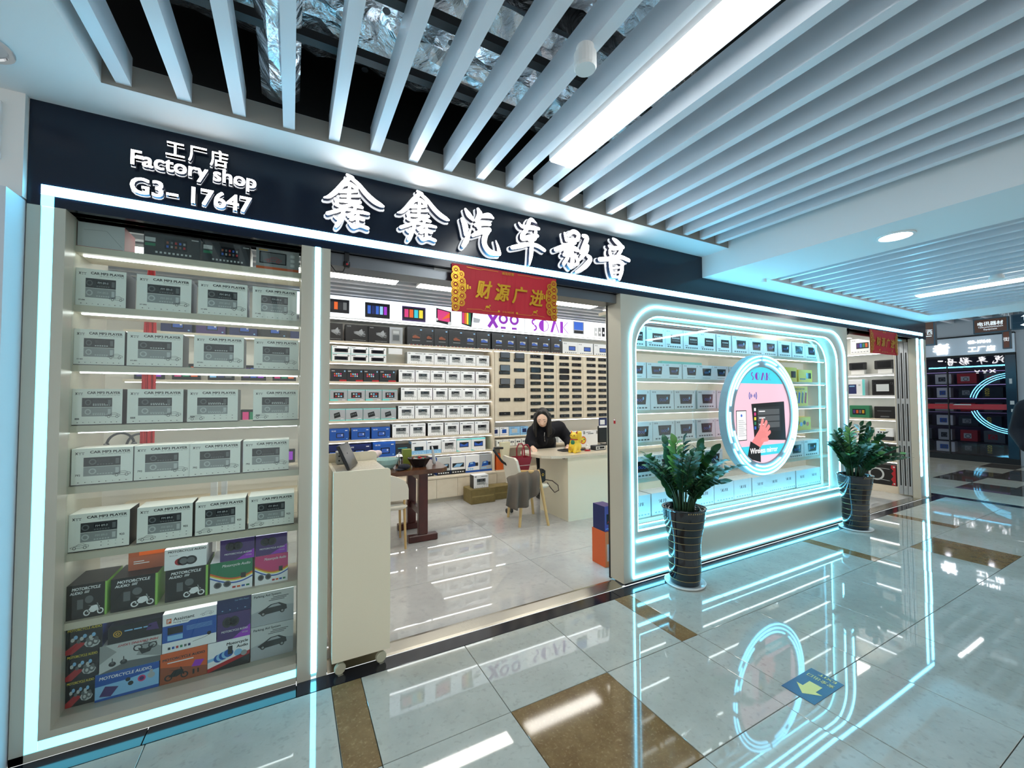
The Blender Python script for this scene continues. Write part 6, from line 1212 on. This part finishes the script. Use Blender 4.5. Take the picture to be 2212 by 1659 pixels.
def f_sub(m, w, h):
    m.annulus(-w*.02, h*.5, .075, .1, K['lgrey'], -.0006, 30); m.disc(-w*.02, h*.5, .075, blackm, -.0004, 28); m.line([(-w*.02, h*.5+.095), (w*.32, h*.78)], .006, K['lgrey'], -.0006); m.line([(-w*.2, h*.28), (w*.32, h*.22)], .006, K['lgrey'], -.0006)
    m.flat([(w*.36, h*.98), (w*.47, h*.98), (w*.47, h*.02), (w*.36, h*.02), (w*.40, h*.18), (w*.35, h*.3), (w*.41, h*.45), (w*.36, h*.58), (w*.42, h*.72), (w*.35, h*.85)][::-1], K['red'], -.0008)
    for z in (.1, .9): m.disc(w*.43, h*z, .012, K['lgrey'], -.0012, 12)
side_item(.312, .80, .11, .32, f_sub, 'black subwoofer with silver ring and red wavy edge at the far doorway', 'subwoofer', 'subwoofer', x=8.206, depth=.16)
item('hanging_cable', (6.12, .05, 2.342), 'black cable loop hanging under the fascia at the far doorway', 'cable', ('cord', M().tube([(0, 0, 0), (0, 0, -.04), (.05, 0, -.06), (.12, .02, -.03), (.16, .03, -.005)], .008, blackm, 6)), ('clip', M().box(-.02, .02, -.012, .012, -.06, -.035, blackm)))

# ================================================================ INSIDE, SEEN THROUGH THE GLAZED CASE
lb = thing('shelving_unit', (0, 0, 0), label='back wall shelves of screens seen through the glazed display case', cat='shelves')
for z in (2.26, 1.72, 1.2, .69):
    s = obj('shelf', M().box(-1.6, .24, 3.36, 3.655, z-.028, z, wood), lb); obj('led_strip', M().box(-1.58, .23, 3.365, 3.377, z-.036, z-.0282, led_w), s)
obj('base_cabinet', M().box(-1.6, .24, 3.26, 3.655, .0, .36, wood), lb)
rr = random.Random(2)
for zi, z in enumerate((1.7206, 1.2006, .6906)):
    for i in range(5):
        x = -1.4+.33*i; c = [('purple', 'scrblue', 'violet'), ('pink', 'green', 'orange'), ('lblue', 'navy', 'mid')][(i+zi) % 3]; w = .26; h = .17+.02*((i+zi) % 2)
        t = thing('car_screen', (x, 3.45, z), label='car screen behind the glazed case, ' + ORD[zi] + ' shelf down, ' + ORD[i] + ' from the side wall', cat='car screen', group='car screens behind the glazed case')
        obj('body', M().bbox(-w/2, w/2, 0, .05, 0, h, blackp, .006), t); m = M()
        for k in range(3): m.rect(-w*.42+w*.29*k, h*.2, -w*.18+w*.29*k, h*.82, ek(c[k], .5), -.0006)
        obj('screen', m, t)
for i, x in enumerate((-1.3, -.98, -.66, -.34, -.02)): carton('radio_box', x, x+.28, 3.4, 2.2606, 2.46, .16, ('navy', 'purple', 'navy', 'dark', 'navy')[i], 'navy', pbl, 'dark blue box on the top shelf behind the glazed case, ' + ORD[i] + ' from the side wall', 'box', 'dark blue boxes behind the glazed case')
ts = thing('tassel', (-.71, .515, 2.33), label='long red tassel hanging behind the glazed case shelves', cat='tassel'); redt = mat('red_silk', (214, 24, 34), .5)
obj('cord', M().tube([(0, 0, .533), (0, 0, .0)], .004, redt, 6), ts); obj('knot', M().ell((0, 0, 0), .025, .025, .03, redt, 12, 8), ts)
m = M()
for i in range(26): a = i*2.4; r = .012+.014*(i % 3)/2; m.tube([(r*.4*math.cos(a), r*.4*math.sin(a), -.02), (r*math.cos(a), r*math.sin(a), -.5), (r*1.1*math.cos(a+.3), r*1.1*math.sin(a+.3), -1.12-.05*(i % 4))], .0045, redt, 5)
obj('fringe', m, ts)
tbl = thing('side_table', (-1.0, 1.55, 0), label='white table with headphones behind the glazed case', cat='table'); obj('tabletop', M().box(-.5, .55, -.3, .3, 1.08, 1.105, white), tbl)
for x in (-.46, .5):
    for y in (-.27, .27): obj('leg', M().box(x-.02, x+.02, y-.02, y+.02, 0, 1.08, white), tbl)
for i, (x, y) in enumerate(((-1.25, 1.45), (-1.12, 1.6), (-.98, 1.45))):
    t = thing('headphones', (x, y, 1.1056), .4*i, label='black and grey headphones on the white side table, ' + ORD[i] + ' from the side wall', cat='headphones', group='headphones on the side table')
    obj('headband', M().tube([(.075*math.cos(a), 0, .06+.085*math.sin(a)) for a in [PI*k/12 for k in range(13)]], .008, darkgrey, 8), t)
    for s in (-1, 1): obj('ear_cup', M().lathe([(.02, -.018), (.036, -.012), (.036, .012), (.02, .018)], blackp, 18), t, (s*.075, 0, .04), (0, PI/2, 0))

# ================================================================ ACROSS THE HALL: opposite shop front
TH = 0.
def faceW(t, th=0.): t.rotation_euler = (0, 0, -PI/2+th); return t
def RT(x, y): x, y = x-14., y-1.65; return (13.75+x*math.cos(TH)-y*math.sin(TH), 1.65+x*math.sin(TH)+y*math.cos(TH))      # local x runs along -Y, front faces -X
struct('wall_far', M().box(.0, .1, -6.65, -1.495, 0, 3.4, mat('far_grey_wall', (176, 182, 188), .6)).box(.9, 1.0, -6.65, 2.85, 0, 3.4, mat('far_shop_wall', (92, 88, 104), .7)).box(-.02, .1, -6.65, 2.85, 2.87, 3.4, mat('far_grey_wall', (176, 182, 188), .6)), loc=(13.75, 1.65, 0), rot=(0, 0, TH), label='grey wall of the shop across the hall')
os_ = thing('shop_front', (13.75, 1.65, 0), label='dark glazed shop front across the hall with a silver lit sign', cat='shop front'); faceW(os_, TH)
obj('sign_board', M().box(-2.5, 1.49, -.06, .05, 2.43, 2.84, mat('silver_lit_panel', (196, 204, 212), .3, metal=.3)).box(-2.5, 1.49, -.07, .05, 2.84, 2.875, blackm).box(-2.5, 1.49, -.07, .05, 2.38, 2.43, blackm), os_)
m = M(); m.text('使', -.27, 2.50, .27, led_sign, -.075, .01, sx=1.1); m.text('者', .22, 2.50, .27, led_sign, -.075, .02, sx=1.1); m.text('G3-17641', .80, 2.68, .095, led_sign, -.075, .01, sx=.95); m.text('工厂店', .80, 2.50, .13, led_sign, -.075, .005, sx=1.1)
obj('sign_lettering', m, os_, label='white glowing shop lettering')
dgl = glassmat('dark_shop_glass', (.8, .8, .84), 2.5)
for a, b in ((-2.5, -1.4), (-1.38, -.5), (-.48, .42), (.44, 1.33)): obj('glass_pane', M().box(a, b, -.01, -.004, .14, 2.38, dgl), os_)
obj('mullion', M().box(.42, .44, -.02, .03, .12, 2.38, blackm).box(-.5, -.48, -.02, .03, .12, 2.38, blackm).box(-1.4, -1.38, -.02, .03, .12, 2.38, blackm), os_)
obj('plinth', M().box(-2.5, 1.49, -.05, .3, .0, .13, blackm), os_); obj('end_column', M().box(1.34, 1.49, -.05, .3, .13, 2.38, navy), os_)
m = M(); m.rect(-2.5, 1.18, 1.335, 1.30, K['red'], -.0125); m.text('www.chinagoods.com', .18, 1.215, .06, K['brown'], -.013, 0, sx=1.5); m.flat([(.5, 1.275), (.8, 1.275), (.8, 1.3), (.54, 1.3)], K['lgrey'], -.013)
obj('red_band', m, os_); obj('switch_plate', M().rect(1.39, 1.75, 1.43, 1.86, K['lgrey'], -.0505).rect(1.39, 1.3, 1.45, 1.38, K['lgrey'], -.0505).rect(1.4, 1.14, 1.44, 1.2, K['lgrey'], -.0505), os_)
fs_ = thing('shelving_unit', (*RT(14.35, 1.65), 0), label='dark shelves of boxed audio goods behind the glass across the hall', cat='shelves'); faceW(fs_, TH); vl = emat('violet_shelf_glow', (.55, .42, .95), .5)
for z in (.42, .78, 1.12, 1.45, 1.78, 2.1): s = obj('shelf', M().box(-2.4, 1.3, .0, .4, z-.02, z, blackm), fs_); obj('led_strip', M().box(-2.4, 1.3, .37, .38, z-.035, z-.021, vl), s)
rr = random.Random(9); kinds = [('dark', 'grey'), ('lgrey', 'dark'), ('black', 'yellow'), ('red', 'lgrey'), ('white', 'scrblue'), ('mid', 'red')]; nb = 0
for zi, z in enumerate((.14, .42, .78, 1.12, 1.45, 1.78)):
    for i in range(6):
        b_, c_ = kinds[(i*2+zi*3) % 6]; w = .24+.04*((i+zi) % 3); y = 2.2-.40*i; h = (.24, .26, .24, .2, .24, .24)[zi]; m = M()
        if c_ == 'yellow': m.text('1020', w*.35, h*.15, .1, K['yellow'], Y1, .02, rot=PI/2)
        else: m.rect(w*.2, h*.25, w*.65, h*.7, K[c_], Y1); m.annulus(w*.45, h*.45, h*.12, h*.18, K['mid'], Y2, 14)
        o = carton('audio_box', -w/2, w/2, 0, 0, h, .2, b_, b_, P(m, w, h), 'boxed audio goods across the hall, ' + ORD[5-zi] + ' shelf down, ' + ORD[5-i] + ' from the end column', 'box', 'boxed goods across the hall'); o.location = (*RT(14.37, y), z+.0006); o.rotation_euler = (0, 0, -PI/2+TH)
far_light = emat('far_shop_light', (.95, .97, 1), 30.)
for i, y in enumerate((.7, 1.4, 2.1)): item('spot_light', (*RT(14.25, y), 2.34), 'ceiling spot inside the dark shop across the hall, ' + ORD[i] + ' from its end column', 'light', ('housing', M().lathe([(.05, .0), (.05, .03)], white, 14)), ('lamp', M().lathe([(.045, -.004), (.02, -.012)], far_light, 14)))
# hall ceiling and hanging signs
hc = struct('ceiling.004', M().box(8.45, 15, -6, 4.5, 3.34, 3.4, mat('dark_hall_void', (70, 70, 72), .8)), label='hall ceiling with long white slats'); _s4 = M().box(8.45, 14.0, -.03, .03, 0, .09, slatm).mesh('slat')
for k in range(14): obj('slat', _s4, hc, (0, -1.6+.3*k, 3.2))
for i, (x, y) in enumerate(((11.2, 1.25), (11.2, .35), (12.6, -.55), (12.6, 2.15), (10.2, -1.75))): t = thing('ceiling_light', (x, y, 3.17), label='hall light tube under the white slats, ' + ORD[i] + ' from the corner pillar', cat='light'); obj('housing', M().box(-.6, .6, -.03, .03, .012, .028, white), t); obj('tube', M().box(-.58, .58, -.02, .02, 0, .0118, hall_light), t)
brownm = mat('brown_sign_face', (124, 66, 42), .4); sgrey = mat('sign_frame_grey', (74, 82, 90), .4); gloww = emat('glowing_sign_white', (.9, .92, .92), .6)  # white sign lettering is given its own glow
def hang(x, y0, y1, z0, z1, face, label, fn):
    t = faceW(thing('hanging_sign', (x, (y0+y1)/2, z0), label=label, cat='sign')); w = abs(y1-y0); h = z1-z0
    obj('frame', M().box(-w/2, w/2, 0, .09, 0, h, sgrey), t); m = M(); m.rect(-w/2+.015, .015, w/2-.015, h-.015, face, -.001); fn(m, w, h); obj('face', m, t); obj('hanger', M().box(-w*.3, -w*.3+.01, .04, .05, h, 3.34-z0, alu).box(w*.3-.01, w*.3, .04, .05, h, 3.34-z0, alu), t)
hang(9.6, .23, .62, 2.36, 2.78, brownm, 'brown hanging street sign reading in Chinese beside the end pillar', lambda m, w, h: (m.text('街西', w/2-.03, h*.45, .10, gloww, -.002, .0, 'R', .8), m.rect(w/2-.11, h*.36, w/2-.04, h*.385, gloww, -.002)))
hang(10.0, -.5, -.12, 2.52, 2.76, brownm, 'brown hanging sign reading Telecommunication Equipment', lambda m, w, h: (m.text('电讯器材', 0, h*.52, .072, gloww, -.002, .02, 'C', 1.0), m.text('Telecommunication', 0, h*.36, .036, gloww, -.002, 0, 'C', .95), m.text('Equipment', 0, h*.2, .036, gloww, -.002, 0, 'C', .95)))
def arrows(m, w, h): m.flat([(-.03, h*.55), (0, h*.55), (0, h*.8), (.03, h*.8), (-.015+.0, h*.95), (-.06, h*.8), (-.03, h*.8)], gloww, -.002); m.flat([(.06, h*.3), (-.02, h*.3), (-.02, h*.38), (-.07, h*.27), (-.02, h*.16), (-.02, h*.24), (.06, h*.24)], gloww, -.002); m.rect(-w/2, h*.43, w/2, h*.45, sgrey, -.002)
hang(10.0, -.85, -.53, 2.53, 2.77, mat('dark_sign_face', (34, 52, 66), .4), 'dark hanging sign with up and left arrows', arrows)
hang(11.6, -.2, -.1, 2.36, 2.72, brownm, 'narrow brown hanging sign in front of the silver shop sign', lambda m, w, h: m.text('街', 0, h*.4, .08, gloww, -.002, 0, 'C'))

bpy.data.scenes.remove(_tmp)
